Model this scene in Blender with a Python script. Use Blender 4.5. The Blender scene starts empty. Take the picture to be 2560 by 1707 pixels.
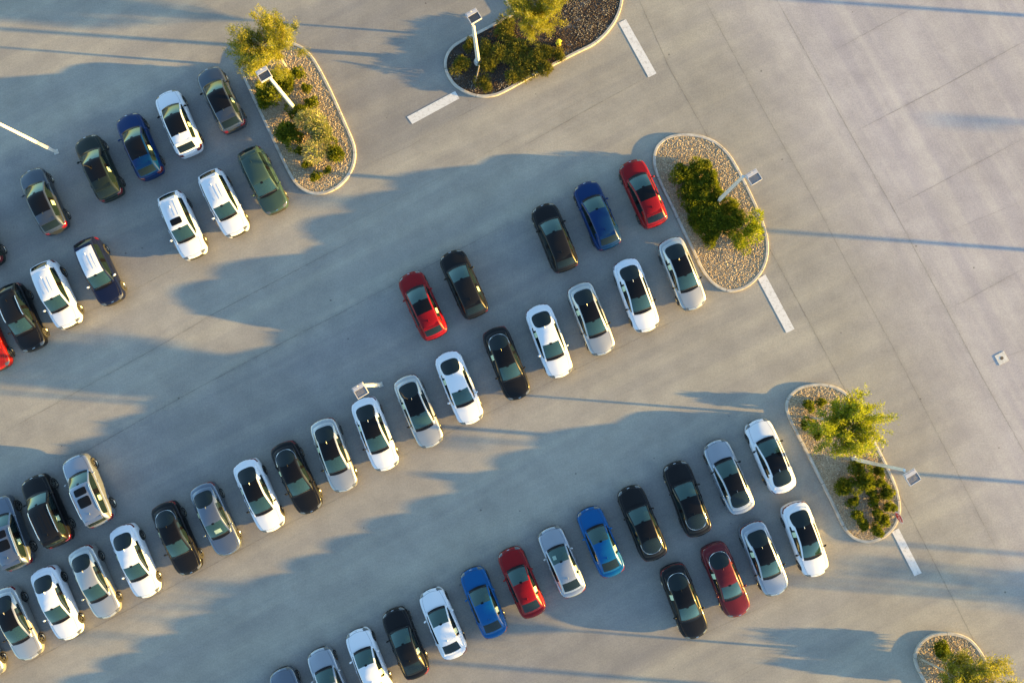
import bpy, bmesh, math, random
import numpy as np
from mathutils import Vector, Matrix, Quaternion
from mathutils.bvhtree import BVHTree
R = math.radians
rng = np.random.default_rng(7)
random.seed(7)
sc = bpy.context.scene
C = sc.collection

# ------------------------------------------------------------------ camera
FPX = 28.0/36.0*2560
H = 52.4
cam_d = bpy.data.cameras.new('camera'); cam = bpy.data.objects.new('camera', cam_d); C.objects.link(cam)
cam_d.lens = 28; cam_d.sensor_width = 36; cam_d.clip_end = 2000; cam_d.clip_start = .5
CQ = Vector((20, -106.5, -FPX)).normalized().rotation_difference(Vector((0, 0, -1)))
cam.location = (0, 0, H); cam.rotation_mode = 'QUATERNION'; cam.rotation_quaternion = CQ
sc.camera = cam

def W(px, py, z=0.0):
    """survey point read off the aerial picture (2560 px wide) -> metres on the lot"""
    d = CQ @ Vector((px-1280, -(py-853.5), -FPX))
    t = (z-H)/d.z
    return Vector((d.x*t, d.y*t, z))
OFF = {0: (0, 0), 1: (0, 0), 2: (830, 0), 3: (1660, 0), 4: (0, 550), 5: (830, 550), 6: (1660, 550),
       7: (0, 1107), 8: (830, 1107), 9: (1660, 1107)}
def Q(k, x, y, z=0.0):
    if k == 0: return W(x*1.0884, y*1.0884, z)
    ox, oy = OFF[k]; return W(ox+x/2.6133, oy+y/2.6133, z)

# ------------------------------------------------------------------ materials
def mat(name, col=(.5,.5,.5), rough=.6, metal=0.0, coat=0.0, spec=.5, ior=None, emit=None, coat_rough=.03):
    m = bpy.data.materials.new(name); m.use_nodes = True
    b = m.node_tree.nodes['Principled BSDF']
    b.inputs['Base Color'].default_value = (*col, 1); b.inputs['Roughness'].default_value = rough
    b.inputs['Metallic'].default_value = metal; b.inputs['Coat Weight'].default_value = coat
    b.inputs['Coat Roughness'].default_value = coat_rough
    b.inputs['Specular IOR Level'].default_value = spec
    if ior: b.inputs['IOR'].default_value = ior
    return m
def nd(m, t, **kw):
    n = m.node_tree.nodes.new(t)
    for k, v in kw.items(): setattr(n, k, v)
    return n
def lk(m, a, b): m.node_tree.links.new(a, b)
def bsdf(m): return m.node_tree.nodes['Principled BSDF']

def noise_color(m, scale, c0, c1, detail=6, rough=.6, lo=.35, hi=.65, bump=0, bscale=None, coord='Object'):
    tc = nd(m, 'ShaderNodeTexCoord'); n = nd(m, 'ShaderNodeTexNoise')
    n.inputs['Scale'].default_value = scale; n.inputs['Detail'].default_value = detail; n.inputs['Roughness'].default_value = rough
    lk(m, tc.outputs[coord], n.inputs['Vector'])
    r = nd(m, 'ShaderNodeValToRGB'); r.color_ramp.elements[0].position = lo; r.color_ramp.elements[1].position = hi
    r.color_ramp.elements[0].color = (*c0, 1); r.color_ramp.elements[1].color = (*c1, 1)
    lk(m, n.outputs['Fac'], r.inputs['Fac']); lk(m, r.outputs['Color'], bsdf(m).inputs['Base Color'])
    if bump:
        b = nd(m, 'ShaderNodeBump'); b.inputs['Strength'].default_value = bump; b.inputs['Distance'].default_value = .02
        n2 = nd(m, 'ShaderNodeTexNoise'); n2.inputs['Scale'].default_value = bscale or scale*4
        lk(m, tc.outputs[coord], n2.inputs['Vector']); lk(m, n2.outputs['Fac'], b.inputs['Height'])
        lk(m, b.outputs['Normal'], bsdf(m).inputs['Normal'])
    return m

def paint(name, col, metal=0.0, rough=.35, coat=.4, spec=.2):
    m = mat(name, col, rough, metal, coat=coat, spec=spec)
    # faint dust and orange peel so that panels are not perfectly uniform
    tc = nd(m, 'ShaderNodeTexCoord'); n = nd(m, 'ShaderNodeTexNoise'); n.inputs['Scale'].default_value = 2.2
    lk(m, tc.outputs['Object'], n.inputs['Vector'])
    mr = nd(m, 'ShaderNodeMapRange'); mr.inputs[3].default_value = .015; mr.inputs[4].default_value = .10
    lk(m, n.outputs['Fac'], mr.inputs[0]); lk(m, mr.outputs[0], bsdf(m).inputs['Coat Roughness'])
    return m
PA = {
 'white': paint('white_paint', (.57,.605,.67)),
 'silver': paint('silver_paint', (.40,.405,.40), .75, .36),
 'greyblue': paint('steel_grey_paint', (.14,.165,.205), .8, .33),
 'black': paint('black_paint', (.006,.006,.007), 0, .3, .28, .1),
 'blackgreen': paint('black_green_paint', (.010,.016,.014), .1, .3, .35, .1),
 'green': paint('dark_green_paint', (.028,.055,.048), .2, .35),
 'blue': paint('bright_blue_paint', (.0,.066,.215), .1, .35, .25, .15),
 'deepblue': paint('deep_blue_paint', (.0,.018,.085), .1, .35, .25, .15),
 'navy': paint('navy_paint', (.005,.008,.03), .1, .3, .35, .1),
 'red': paint('red_paint', (.16,.001,.003), .05, .35, .3, .15),
 'darkred': paint('dark_red_paint', (.085,.003,.006), .1, .35),
 'orange': paint('orange_red_paint', (.24,.008,.003), .1, .35),
 'taupe': paint('grey_paint', (.07,.085,.105), .8, .34),
 'steel': paint('light_steel_paint', (.25,.28,.33), .75, .33),
 'ice': paint('pale_silver_paint', (.31,.34,.385), .75, .36),
}
M = {}
M['glass'] = mat('tinted_glass', (.006,.012,.014), .03, 0, spec=.5, ior=1.42)
M['shield'] = mat('windshield_glass', (.012,.03,.028), .03, 0, ior=1.95)
bsdf(M['shield']).inputs['Specular Tint'].default_value = (.72,1,.92,1)
M['roofglass'] = mat('black_roof_glass', (.004,.004,.005), .05, 0, ior=1.30)
M['dark'] = mat('dark_plastic', (.018,.018,.018), .55)
M['trim'] = mat('chrome_trim', (.75,.75,.74), .22, 1)
M['tyre'] = mat('tyre_rubber', (.016,.016,.016), .8)
M['rim'] = mat('alloy_rim', (.30,.30,.29), .3, .9)
M['rimdark'] = mat('dark_alloy_rim', (.05,.05,.05), .35, .6)
M['lens'] = mat('headlight_lens', (.08,.085,.09), .08, .3, coat=1)
M['tail'] = mat('taillight_lens', (.11,.002,.004), .1, 0, coat=1)
M['sticker'] = mat('window_sticker_paper', (.42,.52,.36), .5, coat=.6)
M['lampmetal'] = noise_color(mat('painted_white_steel', (.6,.58,.54), .45), 3, (.55,.53,.49), (.68,.66,.62))
M['galv'] = noise_color(mat('galvanised_steel', (.3,.3,.3), .4, .6), 5, (.25,.25,.26), (.4,.4,.41))
M['finmetal'] = mat('aluminium_fins', (.12,.12,.13), .5, .3)
M['palefin'] = mat('pale_aluminium_fins', (.27,.27,.29), .5, .2)
M['fixture'] = mat('fixture_white_enamel', (.42,.42,.45), .4)
M['sheet'] = mat('paper_behind_glass', (.20,.30,.27), .3, coat=.6)

def kerb_mat():
    m = mat('kerb_concrete', (.5,.47,.42), .85)
    tc = nd(m, 'ShaderNodeTexCoord'); n = nd(m, 'ShaderNodeTexNoise'); n.inputs['Scale'].default_value = 3; n.inputs['Detail'].default_value = 8
    lk(m, tc.outputs['Object'], n.inputs['Vector'])
    r = nd(m, 'ShaderNodeValToRGB'); r.color_ramp.elements[0].position = .3; r.color_ramp.elements[1].position = .7
    r.color_ramp.elements[0].color = (.30,.275,.24,1); r.color_ramp.elements[1].color = (.47,.44,.39,1)
    lk(m, n.outputs['Fac'], r.inputs['Fac'])
    uv = nd(m, 'ShaderNodeUVMap'); sx = nd(m, 'ShaderNodeSeparateXYZ'); lk(m, uv.outputs[0], sx.inputs[0])
    fr = nd(m, 'ShaderNodeMath', operation='PINGPONG'); fr.inputs[1].default_value = 1.5; lk(m, sx.outputs[0], fr.inputs[0])
    lt = nd(m, 'ShaderNodeMath', operation='LESS_THAN'); lt.inputs[1].default_value = .018; lk(m, fr.outputs[0], lt.inputs[0])
    mx = nd(m, 'ShaderNodeMix', data_type='RGBA'); lk(m, lt.outputs[0], mx.inputs[0]); lk(m, r.outputs[0], mx.inputs[6]); mx.inputs[7].default_value = (.10,.09,.08,1)
    lk(m, mx.outputs[2], bsdf(m).inputs['Base Color'])
    return m
M['kerb'] = kerb_mat()

def island_rand_mat(name, cols, rough=.8, transl=0.0, noise=None):
    """colour picked per leaf / stone"""
    m = mat(name, cols[0], rough, spec=.3)
    g = nd(m, 'ShaderNodeNewGeometry'); r = nd(m, 'ShaderNodeValToRGB')
    els = r.color_ramp.elements
    while len(els) < len(cols): els.new(.5)
    for i, c in enumerate(cols):
        els[i].position = i/(len(cols)-1) if len(cols) > 1 else 0; els[i].color = (*c, 1)
    if noise:
        tc = nd(m, 'ShaderNodeTexCoord'); n = nd(m, 'ShaderNodeTexNoise'); n.inputs['Scale'].default_value = noise
        lk(m, tc.outputs['Object'], n.inputs['Vector'])
        a = nd(m, 'ShaderNodeMath', operation='MULTIPLY_ADD'); lk(m, g.outputs['Random Per Island'], a.inputs[0]); a.inputs[1].default_value = .5
        b = nd(m, 'ShaderNodeMath', operation='MULTIPLY_ADD'); lk(m, n.outputs['Fac'], b.inputs[0]); b.inputs[1].default_value = 1.1; b.inputs[2].default_value = -.3
        lk(m, b.outputs[0], a.inputs[2]); lk(m, a.outputs[0], r.inputs['Fac'])
    else:
        lk(m, g.outputs['Random Per Island'], r.inputs['Fac'])
    lk(m, r.outputs['Color'], bsdf(m).inputs['Base Color'])
    if transl:
        tb = nd(m, 'ShaderNodeBsdfTranslucent'); lk(m, r.outputs['Color'], tb.inputs['Color'])
        ms = nd(m, 'ShaderNodeMixShader'); ms.inputs[0].default_value = transl
        out = m.node_tree.nodes['Material Output']
        lk(m, bsdf(m).outputs[0], ms.inputs[1]); lk(m, tb.outputs[0], ms.inputs[2]); lk(m, ms.outputs[0], out.inputs['Surface'])
    return m
M['gravel'] = island_rand_mat('gravel_stones', [(.24,.165,.09),(.42,.31,.19),(.50,.40,.27),(.34,.27,.19),(.60,.51,.38),(.28,.20,.12)], .85)
M['mulch'] = island_rand_mat('bark_mulch_chips', [(.025,.015,.009),(.07,.043,.025),(.045,.03,.02),(.13,.085,.05)], .95)
M['leaf_feather'] = island_rand_mat('feathery_leaves', [(.09,.115,.010),(.19,.21,.016),(.29,.275,.022),(.36,.31,.04)], .6, .45, noise=.9)
M['leaf_bright'] = island_rand_mat('bright_green_leaves', [(.09,.14,.006),(.20,.25,.010),(.30,.33,.014),(.38,.37,.03)], .55, .45, noise=.9)
M['leaf_dark'] = island_rand_mat('dark_green_leaves', [(.035,.055,.005),(.10,.13,.008),(.19,.21,.010),(.31,.29,.015)], .6, .35, noise=2.0)
M['leaf_olive'] = island_rand_mat('olive_brown_leaves', [(.035,.04,.006),(.10,.10,.010),(.17,.17,.015),(.20,.13,.035)], .7, .35, noise=1.5)
M['leaf_dry'] = island_rand_mat('pale_dry_twigs', [(.27,.26,.09),(.19,.23,.025),(.38,.34,.17),(.17,.21,.02)], .7, .25, noise=2.5)
M['bark'] = noise_color(mat('pale_bark', (.3,.26,.2), .85), 12, (.22,.19,.15), (.42,.38,.31))
M['yellow'] = mat('hydrant_yellow_paint', (.62,.50,.03), .45)
M['signred'] = mat('sign_red', (.45,.01,.015), .4)
M['signwhite'] = mat('sign_white', (.75,.75,.75), .4)
M['woodpost'] = noise_color(mat('weathered_wood', (.2,.17,.13), .85), 14, (.13,.11,.09), (.26,.23,.19))

# ------------------------------------------------------------------ helpers
def tag(o, label=None, cat=None, group=None, kind=None):
    if label: o['label'] = label
    if cat: o['category'] = cat
    if group: o['group'] = group
    if kind: o['kind'] = kind
    return o
def empty(name, loc, rz=0):
    o = bpy.data.objects.new(name, None); C.objects.link(o); o.location = loc; o.rotation_euler = (0, 0, rz)
    o.empty_display_size = .3
    return o
def mk(name, verts, faces, mats, parent=None, smooth=True, sharp=None, mi=None):
    me = bpy.data.meshes.new(name); me.from_pydata([tuple(v) for v in verts], [], faces)
    for m in (mats if isinstance(mats, (list, tuple)) else [mats]): me.materials.append(m)
    if mi is not None: me.polygons.foreach_set('material_index', mi)
    me.polygons.foreach_set('use_smooth', [smooth]*len(me.polygons))
    me.update()
    if smooth and sharp: me.set_sharp_from_angle(angle=R(sharp))
    o = bpy.data.objects.new(name, me); C.objects.link(o)
    if parent: o.parent = parent
    return o
def bm_obj(name, bm, mats, parent=None, smooth=False, sharp=35):
    me = bpy.data.meshes.new(name); bm.normal_update(); bm.to_mesh(me); bm.free()
    for m in (mats if isinstance(mats, (list, tuple)) else [mats]): me.materials.append(m)
    me.polygons.foreach_set('use_smooth', [smooth]*len(me.polygons))
    if smooth: me.set_sharp_from_angle(angle=R(sharp))
    o = bpy.data.objects.new(name, me); C.objects.link(o)
    if parent: o.parent = parent
    return o
def add_box(bm, c, s, rot=None, bev=0):
    r = bmesh.ops.create_cube(bm, size=1); vs = r['verts']
    mt = Matrix.Translation(c) @ (rot.to_4x4() if rot else Matrix()) @ Matrix.Diagonal((*s, 1))
    bmesh.ops.transform(bm, matrix=mt, verts=vs)
    if bev:
        es = list({e for v in vs for e in v.link_edges}); bmesh.ops.bevel(bm, geom=es, offset=bev, segments=2, affect='EDGES', profile=.5)
def add_cyl(bm, p0, p1, r0, r1, n=12, caps=True):
    p0 = Vector(p0); p1 = Vector(p1); d = p1-p0
    q = Vector((0, 0, 1)).rotation_difference(d.normalized())
    r = bmesh.ops.create_cone(bm, cap_ends=caps, segments=n, radius1=r0, radius2=r1, depth=d.length)
    bmesh.ops.transform(bm, matrix=Matrix.Translation((p0+p1)/2) @ q.to_matrix().to_4x4(), verts=r['verts'])
def np_quads(name, V, mat_, parent=None, k=4):
    """V: (n*k,3) array of k-gon corners"""
    n = len(V)//k
    me = bpy.data.meshes.new(name); me.vertices.add(n*k); me.vertices.foreach_set('co', V.astype(np.float32).ravel())
    me.loops.add(n*k); me.loops.foreach_set('vertex_index', np.arange(n*k, dtype=np.int32))
    me.polygons.add(n); me.polygons.foreach_set('loop_start', np.arange(0, n*k, k, dtype=np.int32))
    me.polygons.foreach_set('loop_total', np.full(n, k, dtype=np.int32))
    me.materials.append(mat_); me.update(calc_edges=True); me.validate()
    o = bpy.data.objects.new(name, me); C.objects.link(o)
    if parent: o.parent = parent
    return o
def unit(a): return a/np.maximum(np.linalg.norm(a, axis=-1, keepdims=True), 1e-9)

def evaluate(o):
    dg = bpy.context.evaluated_depsgraph_get(); dg.update()
    return bpy.data.meshes.new_from_object(o.evaluated_get(dg))
def subdiv_cage(verts, faces, mi, lev):
    me = bpy.data.meshes.new('cage'); me.from_pydata([tuple(v) for v in verts], [], faces)
    for i in range(12): me.materials.append(M['dark'])
    me.polygons.foreach_set('material_index', mi); me.update()
    o = bpy.data.objects.new('cage', me); C.objects.link(o)
    s = o.modifiers.new('s', 'SUBSURF'); s.levels = lev; s.render_levels = lev
    r = evaluate(o); bpy.data.objects.remove(o)
    return r

# ------------------------------------------------------------------ cars
def body_mesh(p):
    """closed lofted lower body, subdivided, wheel arches cut out"""
    hl = p['L']/2; hw = p['hw']
    T = [(1.0,.62),(.972,.80),(.90,.93),(.72,.985),(.50,1.0),(.25,1.0),(0,1.0),(-.25,1.0),(-.50,1.0),(-.70,.995),(-.88,.95),(-.965,.86),(-1.0,.72)]
    hf, zc, zb, zt = p['hood'], p['cowl'], p['belt'], p['tail']
    def top(f):
        xs = [-1.0,-.965,-.88,-.7,-.5,0,.38,.62,.8,.9,.972,1.0]
        ys = [zt-.20, zt-.06, zt, zt, zb+.02, zb, zc, (zc*.55+hf*.45)+.02, hf+.02, hf-.01, hf-.09, hf-.18]
        return float(np.interp(f, xs, ys))
    def bot(f):
        return float(np.interp(f, [-1,-.965,-.88,-.7,.72,.9,.972,1], [p['clr']+.22,p['clr']+.1,p['clr']+.03,p['clr'],p['clr'],p['clr']+.02,p['clr']+.05,p['clr']+.14]))
    rings = []
    for f, wf in T:
        w = hw*wf; zt_, zb_ = top(f), bot(f); y = f*hl
        hgt = zt_-zb_
        pr = [(0, zb_), (w*.55, zb_), (w*.90, zb_+.015), (w*.975, zb_+.22*hgt), (w*1.0, zb_+.50*hgt), (w*.985, zb_+.74*hgt), (w*.955, zb_+.885*hgt), (w*.86, zt_-.028), (w*.60, zt_-.004), (w*.28, zt_+p['crown']*.7), (0, zt_+p['crown'])]
        ring = [(x, y - (p['bow']*(x/hw)**2 if f > .85 else (-p['rbow']*(x/hw)**2 if f < -.85 else 0)), z) for x, z in pr]
        ring += [(-x, yy, z) for x, yy, z in ring[-2:0:-1]]
        rings.append(ring)
    n = len(rings[0]); V = [v for r in rings for v in r]; Fc = []
    for i in range(len(rings)-1):
        for j in range(n):
            a = i*n+j; b = i*n+(j+1) % n; Fc.append((a, a+n, b+n, b))
    Fc.append(tuple(range(n))); b0 = (len(rings)-1)*n; Fc.append(tuple(range(b0+n-1, b0-1, -1)))
    me = subdiv_cage(V, Fc, [0]*len(Fc), 2)
    # fix orientation
    bm = bmesh.new(); bm.from_mesh(me); bmesh.ops.recalc_face_normals(bm, faces=bm.faces); bm.to_mesh(me); bm.free()
    o = bpy.data.objects.new('b', me); C.objects.link(o)
    cb = bmesh.new()
    for y in (p['fw'], p['fw']-p['wb']):
        for s in (-1, 1):
            add_cyl(cb, (s*(hw-.34), y, p['r']+.005), (s*(hw+.3), y, p['r']+.005), p['r']+.055, p['r']+.055, 36)
    cm = bpy.data.meshes.new('c'); cb.to_mesh(cm); cb.free()
    cm.materials.append(M['dark']); cm.materials.append(M['dark'])
    cm.polygons.foreach_set('material_index', [1]*len(cm.polygons))
    co = bpy.data.objects.new('c', cm); C.objects.link(co)
    md = o.modifiers.new('b', 'BOOLEAN'); md.operation = 'DIFFERENCE'; md.object = co; md.solver = 'EXACT'
    try: md.material_mode = 'INDEX'
    except Exception: pass
    r = evaluate(o); bpy.data.objects.remove(o); bpy.data.objects.remove(co)
    return r

def split(me, classify, order):
    """split a mesh into per-class vertex/face lists"""
    out = {}
    for pg in me.polygons:
        k = classify(pg.center, pg.normal, pg.material_index)
        out.setdefault(k, []).append(pg)
    res = {}
    for k, ps in out.items():
        idx = {}; vs = []; fs = []; mis = []
        for pg in ps:
            f = []
            for v in pg.vertices:
                if v not in idx: idx[v] = len(vs); vs.append(me.vertices[v].co.copy())
                f.append(idx[v])
            fs.append(f); mis.append(1 if k == 'body' and pg.material_index == 1 else 0)
        res[k] = (vs, fs, mis)
    return res

GH = {  # greenhouse stations: (y, belt half width, belt z, roof-edge half width, roof z, bow)
 'fast': [(1.18,.70,.915,.66,.925,.16),(1.03,.745,.928,.665,.985,.16),(.60,.80,.95,.635,1.215,.13),(.10,.815,.965,.595,1.375,.09),(-.10,.82,.97,.585,1.405,.03),
          (-.42,.82,.98,.58,1.415,0),(-.52,.82,.98,.58,1.415,0),(-1.00,.815,.995,.57,1.375,0),(-1.12,.81,1.0,.565,1.35,-.06),(-1.66,.75,1.02,.60,1.17,-.14),(-1.98,.68,1.02,.63,1.055,-.20),(-2.06,.66,1.0,.62,1.005,-.2)],
 'compact': [(1.06,.69,.93,.64,.945,.16),(.97,.72,.935,.65,.995,.16),(.52,.775,.955,.615,1.225,.12),(.06,.79,.97,.575,1.39,.08),(-.14,.80,.975,.565,1.42,.03),
          (-.36,.80,.985,.56,1.43,0),(-.45,.80,.985,.56,1.43,0),(-1.02,.79,1.0,.55,1.385,0),(-1.15,.78,1.0,.545,1.355,-.04),(-1.50,.73,1.02,.575,1.20,-.07),(-1.80,.68,1.03,.60,1.07,-.10),(-1.88,.66,1.02,.59,1.02,-.1)],
 'suv': [(1.14,.72,1.03,.67,1.05,.15),(1.04,.75,1.035,.675,1.10,.15),(.66,.80,1.05,.655,1.34,.12),(.28,.82,1.06,.63,1.55,.08),(.08,.825,1.07,.625,1.60,.03),
          (-.30,.83,1.08,.62,1.62,0),(-.40,.83,1.08,.62,1.62,0),(-1.12,.82,1.09,.61,1.605,0),(-1.60,.79,1.12,.585,1.56,-.04),(-1.93,.75,1.13,.60,1.36,-.06),(-2.14,.71,1.13,.62,1.20,-.08),(-2.19,.69,1.11,.61,1.13,-.08)],
 'bigsuv': [(1.22,.75,1.07,.70,1.09,.14),(1.12,.78,1.075,.705,1.14,.14),(.78,.83,1.09,.69,1.39,.11),(.44,.85,1.10,.67,1.61,.07),(.22,.855,1.11,.665,1.66,.02),
          (-.22,.86,1.12,.66,1.69,0),(-.32,.86,1.12,.66,1.69,0),(-1.50,.84,1.14,.65,1.675,0),(-1.90,.82,1.15,.64,1.635,-.04),(-2.11,.79,1.16,.66,1.42,-.05),(-2.24,.75,1.16,.67,1.24,-.06),(-2.28,.73,1.14,.66,1.17,-.06)],
 'cross': [(1.2,0.72,0.99,0.66,1.01,0.16),(1.1,0.75,0.995,0.665,1.06,0.16),(0.64,0.8,1.01,0.635,1.32,0.13),(0.16,0.82,1.02,0.6,1.49,0.09),(-0.06,0.825,1.03,0.595,1.53,0.03),
          (-0.4,0.83,1.04,0.59,1.55,0),(-0.5,0.83,1.04,0.59,1.55,0),(-1.25,0.81,1.06,0.575,1.51,0),(-1.5,0.79,1.07,0.57,1.47,-0.05),(-1.82,0.75,1.08,0.6,1.3,-0.09),(-2.06,0.7,1.09,0.63,1.13,-0.12),(-2.12,0.68,1.07,0.62,1.08,-0.12)],
}
PM = {
 'fast': dict(L=4.98, hw=.93, hood=.74, cowl=.915, belt=.97, tail=1.02, clr=.17, crown=.035, bow=.26, rbow=.20, r=.345, wb=2.87, fw=1.50),
 'compact': dict(L=4.62, hw=.90, hood=.75, cowl=.925, belt=.975, tail=1.03, clr=.17, crown=.03, bow=.22, rbow=.14, r=.325, wb=2.70, fw=1.42),
 'suv': dict(L=4.64, hw=.93, hood=.90, cowl=1.03, belt=1.08, tail=1.10, clr=.23, crown=.035, bow=.16, rbow=.10, r=.365, wb=2.72, fw=1.40),
 'bigsuv': dict(L=4.84, hw=.955, hood=.98, cowl=1.07, belt=1.12, tail=1.14, clr=.25, crown=.03, bow=.12, rbow=.08, r=.385, wb=2.83, fw=1.46),
 'cross': dict(L=4.72, hw=.94, hood=.86, cowl=.99, belt=1.04, tail=1.06, clr=.20, crown=.035, bow=.22, rbow=.14, r=.37, wb=2.88, fw=1.46),
}
SUVS = ('suv', 'bigsuv')

def patch(bvh, cx, cy, sx, sy, off=.005, n=8, axis='z', corner=.25, side=1, taper=0):
    """rounded rectangle draped on a surface"""
    V = []; ok = True
    for i in range(n+1):
        for j in range(n+1):
            u = i/n*2-1; v = j/n*2-1
            if corner and (u or v):      # square -> rounded rectangle
                pw = 3.2 if corner > 1.5 else 7
                k = max(abs(u), abs(v))/((abs(u)**pw+abs(v)**pw)**(1/pw)); u *= k; v *= k
            if taper: u *= 1+taper*(-v)
            if axis == 'z':
                h = bvh.ray_cast(Vector((cx+u*sx/2, cy+v*sy/2, 3)), Vector((0, 0, -1)))
            elif axis == 'x':
                h = bvh.ray_cast(Vector((side*2, cx+u*sx/2, cy+v*sy/2)), Vector((-side, 0, 0)))
            else:
                h = bvh.ray_cast(Vector((cx+u*sx/2, side*4, cy+v*sy/2)), Vector((0, -side, 0)))
            if h[0] is None: return None
            V.append(h[0]+h[1]*(off if h[1].dot(Vector((0,0,1)) if axis == 'z' else Vector((side,0,0)) if axis == 'x' else Vector((0,side,0))) > 0 else -off))
    Fs = [(i*(n+1)+j, (i+1)*(n+1)+j, (i+1)*(n+1)+j+1, i*(n+1)+j+1) for i in range(n) for j in range(n)]
    return V, Fs

class Proto: pass
def build_proto(kind):
    p = PM[kind]; gh = GH[kind]; P = Proto(); P.parts = []   # (name, mesh, role, loc, children)
    hl = p['L']/2; hw = p['hw']
    bm_ = body_mesh(p)
    suv = kind in SUVS
    ztl = p['tail']; zhf = p['hood']
    def cls(c, n, mi):
        if mi == 1: return 'body'
        y, x, z = c.y, abs(c.x), c.z
        yy = y + p['bow']*(x/hw)**2*.8
        if y > hl*.70 and x > hw*.50 and zhf-.16 < z < zhf-.015 and (n.y > .25 or n.x*c.x > 0 and abs(n.x) > .35) and yy > hl*.90: return 'headlight.R' if c.x > 0 else 'headlight.L'
        if n.y > .55 and x < hw*.55 and p['clr']+.12 < z < zhf-.14: return 'grille'
        if n.y < -.2 and y < -hl*.82:
            if kind == 'fast' and ztl-.22 < z < ztl-.10: return 'taillight'
            if kind != 'fast' and x > hw*(.62 if kind == 'cross' else .50) and ztl-.32 < z < ztl-(.14 if kind == 'cross' else .08) and (kind != 'cross' or n.y < -.6): return 'taillight.R' if c.x > 0 else 'taillight.L'
        if (suv or kind == 'cross') and z < p['clr']+.17: return 'cladding'
        return 'body'
    parts = split(bm_, cls, None)
    vs, fs, mis = parts['body']
    P.body = (vs, fs, mis)
    def mesh(name, vs, fs, mats, mi=None, smooth=True, sharp=40):
        me = bpy.data.meshes.new(name); me.from_pydata([tuple(v) for v in vs], [], fs)
        for m in (mats if isinstance(mats, list) else [mats]): me.materials.append(m)
        if mi: me.polygons.foreach_set('material_index', mi)
        me.polygons.foreach_set('use_smooth', [smooth]*len(me.polygons)); me.update()
        if smooth: me.set_sharp_from_angle(angle=R(sharp))
        return me
    P.parts.append(('body', mesh('body', vs, fs, [M['dark'], M['dark']], mis), 'paint'))
    for k in parts:
        if k == 'body': continue
        nm = k.split('.')[0]
        m_ = {'headlight': M['lens'], 'taillight': M['tail'], 'grille': M['dark'], 'cladding': M['dark']}[nm]
        P.parts.append((nm, mesh(nm, *parts[k][:2], m_), 'fixed'))
    # greenhouse
    rows = []
    for (y, xb, zb, xr, zr, bow) in gh:
        hgt = max(zr-zb, .0)
        pts = [(xb+.012, zb-.09), (xb, zb+.02), (xb*.5+xr*.5+.045*min(1, hgt/.3), zb+hgt*.50), (xr+.03, zr-.05*min(1, hgt/.25)), (xr-.025, zr-.012), (xr*.62, zr+.022), (xr*.3, zr+.038), (0, zr+.043)]
        ring = [(x, y+bow*(1-(x/.8)**2)-bow*.5, z) for x, z in pts]
        ring += [(-x, yy, z) for x, yy, z in ring[-2::-1]]
        rows.append(ring)
    n = len(rows[0]); V = [v for r in rows for v in r]; Fc = []; mi = []
    NS = len(rows)
    # material ids: 0 frame(paint) 1 windshield 2 roof 3 rear window 4 side glass front 5 side glass rear 6 black trim 7 roof rear
    for i in range(NS-1):
        for j in range(n-1):
            a = i*n+j; Fc.append((a, a+1, a+n+1, a+n))
            jj = min(j, n-2-j)
            if jj == 0: k = 0
            elif jj in (1, 2):
                if i == 0: k = 0
                elif i <= 4: k = 4
                elif i == 5: k = 6
                elif i == 6: k = 5
                elif i == 7: k = 5 if (kind in ('suv', 'bigsuv')) or (kind in ('fast', 'cross') and jj == 1) else 0
                else: k = 0
            elif jj == 3: k = 0
            else:
                if i == 0: k = 6
                elif i <= 2: k = 1
                elif i <= 5: k = 2
                elif kind == 'suv' and i == 6: k = 2
                elif i in (6, 7): k = 7 if i == 6 or kind in SUVS or kind == 'cross' else (7 if kind == 'compact' else 7)
                elif i <= 9: k = 0 if kind == 'fast' else 3
                else: k = 0
            mi.append(k)
    g = subdiv_cage(V, Fc, mi, 2)
    bmx = bmesh.new(); bmx.from_mesh(g); bmesh.ops.recalc_face_normals(bmx, faces=bmx.faces)
    up = sum(f.normal.z for f in bmx.faces)
    if up < 0: bmesh.ops.reverse_faces(bmx, faces=bmx.faces)
    bmx.to_mesh(g)
    P.gbvh = BVHTree.FromBMesh(bmx); bmx.free()
    b2 = bmesh.new(); b2.from_mesh(bm_); P.bbvh = BVHTree.FromBMesh(b2); b2.free()
    def gcls(c, nrm, m_):
        if m_ in (4, 5): return '%d%s' % (m_, 'R' if c.x > 0 else 'L')
        if m_ == 6: return '6F' if c.y > gh[2][0] else '6B' if c.y < gh[8][0] else ('6R' if c.x > 0 else '6L')
        return str(m_)
    gp = split(g, gcls, None)
    names = {'0': ('window_frame', 'paint'), '1': ('windshield', 'shield'), '2': ('roof', 'roof'), '7': ('rear_roof_panel', 'roof2'), '3': ('rear_window', 'glass'), '6F': ('cowl_panel', 'dark'), '6B': ('rear_window_border', 'dark'), '6L': ('door_pillar', 'dark'), '6R': ('door_pillar', 'dark'),
             '4L': ('side_window', 'glass'), '4R': ('side_window', 'glass'), '5L': ('side_window', 'glass'), '5R': ('side_window', 'glass')}
    for k, (vs, fs, _) in gp.items():
        nm, role = names[k]
        P.parts.append((nm, mesh(nm, vs, fs, [M['dark']], None, True, 60), role))
    # patches
    def padd(name, r, m_, role='fixed'):
        if r: P.parts.append((name, mesh(name, r[0], r[1], m_), role))
    yb = gh[6][0]-.05; yc = gh[7][0]+.05
    padd('window_sticker', patch(P.gbvh, (yb+yc)/2+.12, gh[6][2]+.23, .34, .24, .006, 4, 'x', 0, 1), M['sticker'], 'sticker')
    if kind == 'fast':
        padd('rear_window', patch(P.gbvh, 0, -1.46, 1.20, .98, .006, 14, 'z', 2, 1, .05), M['glass'], 'glass')
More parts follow.
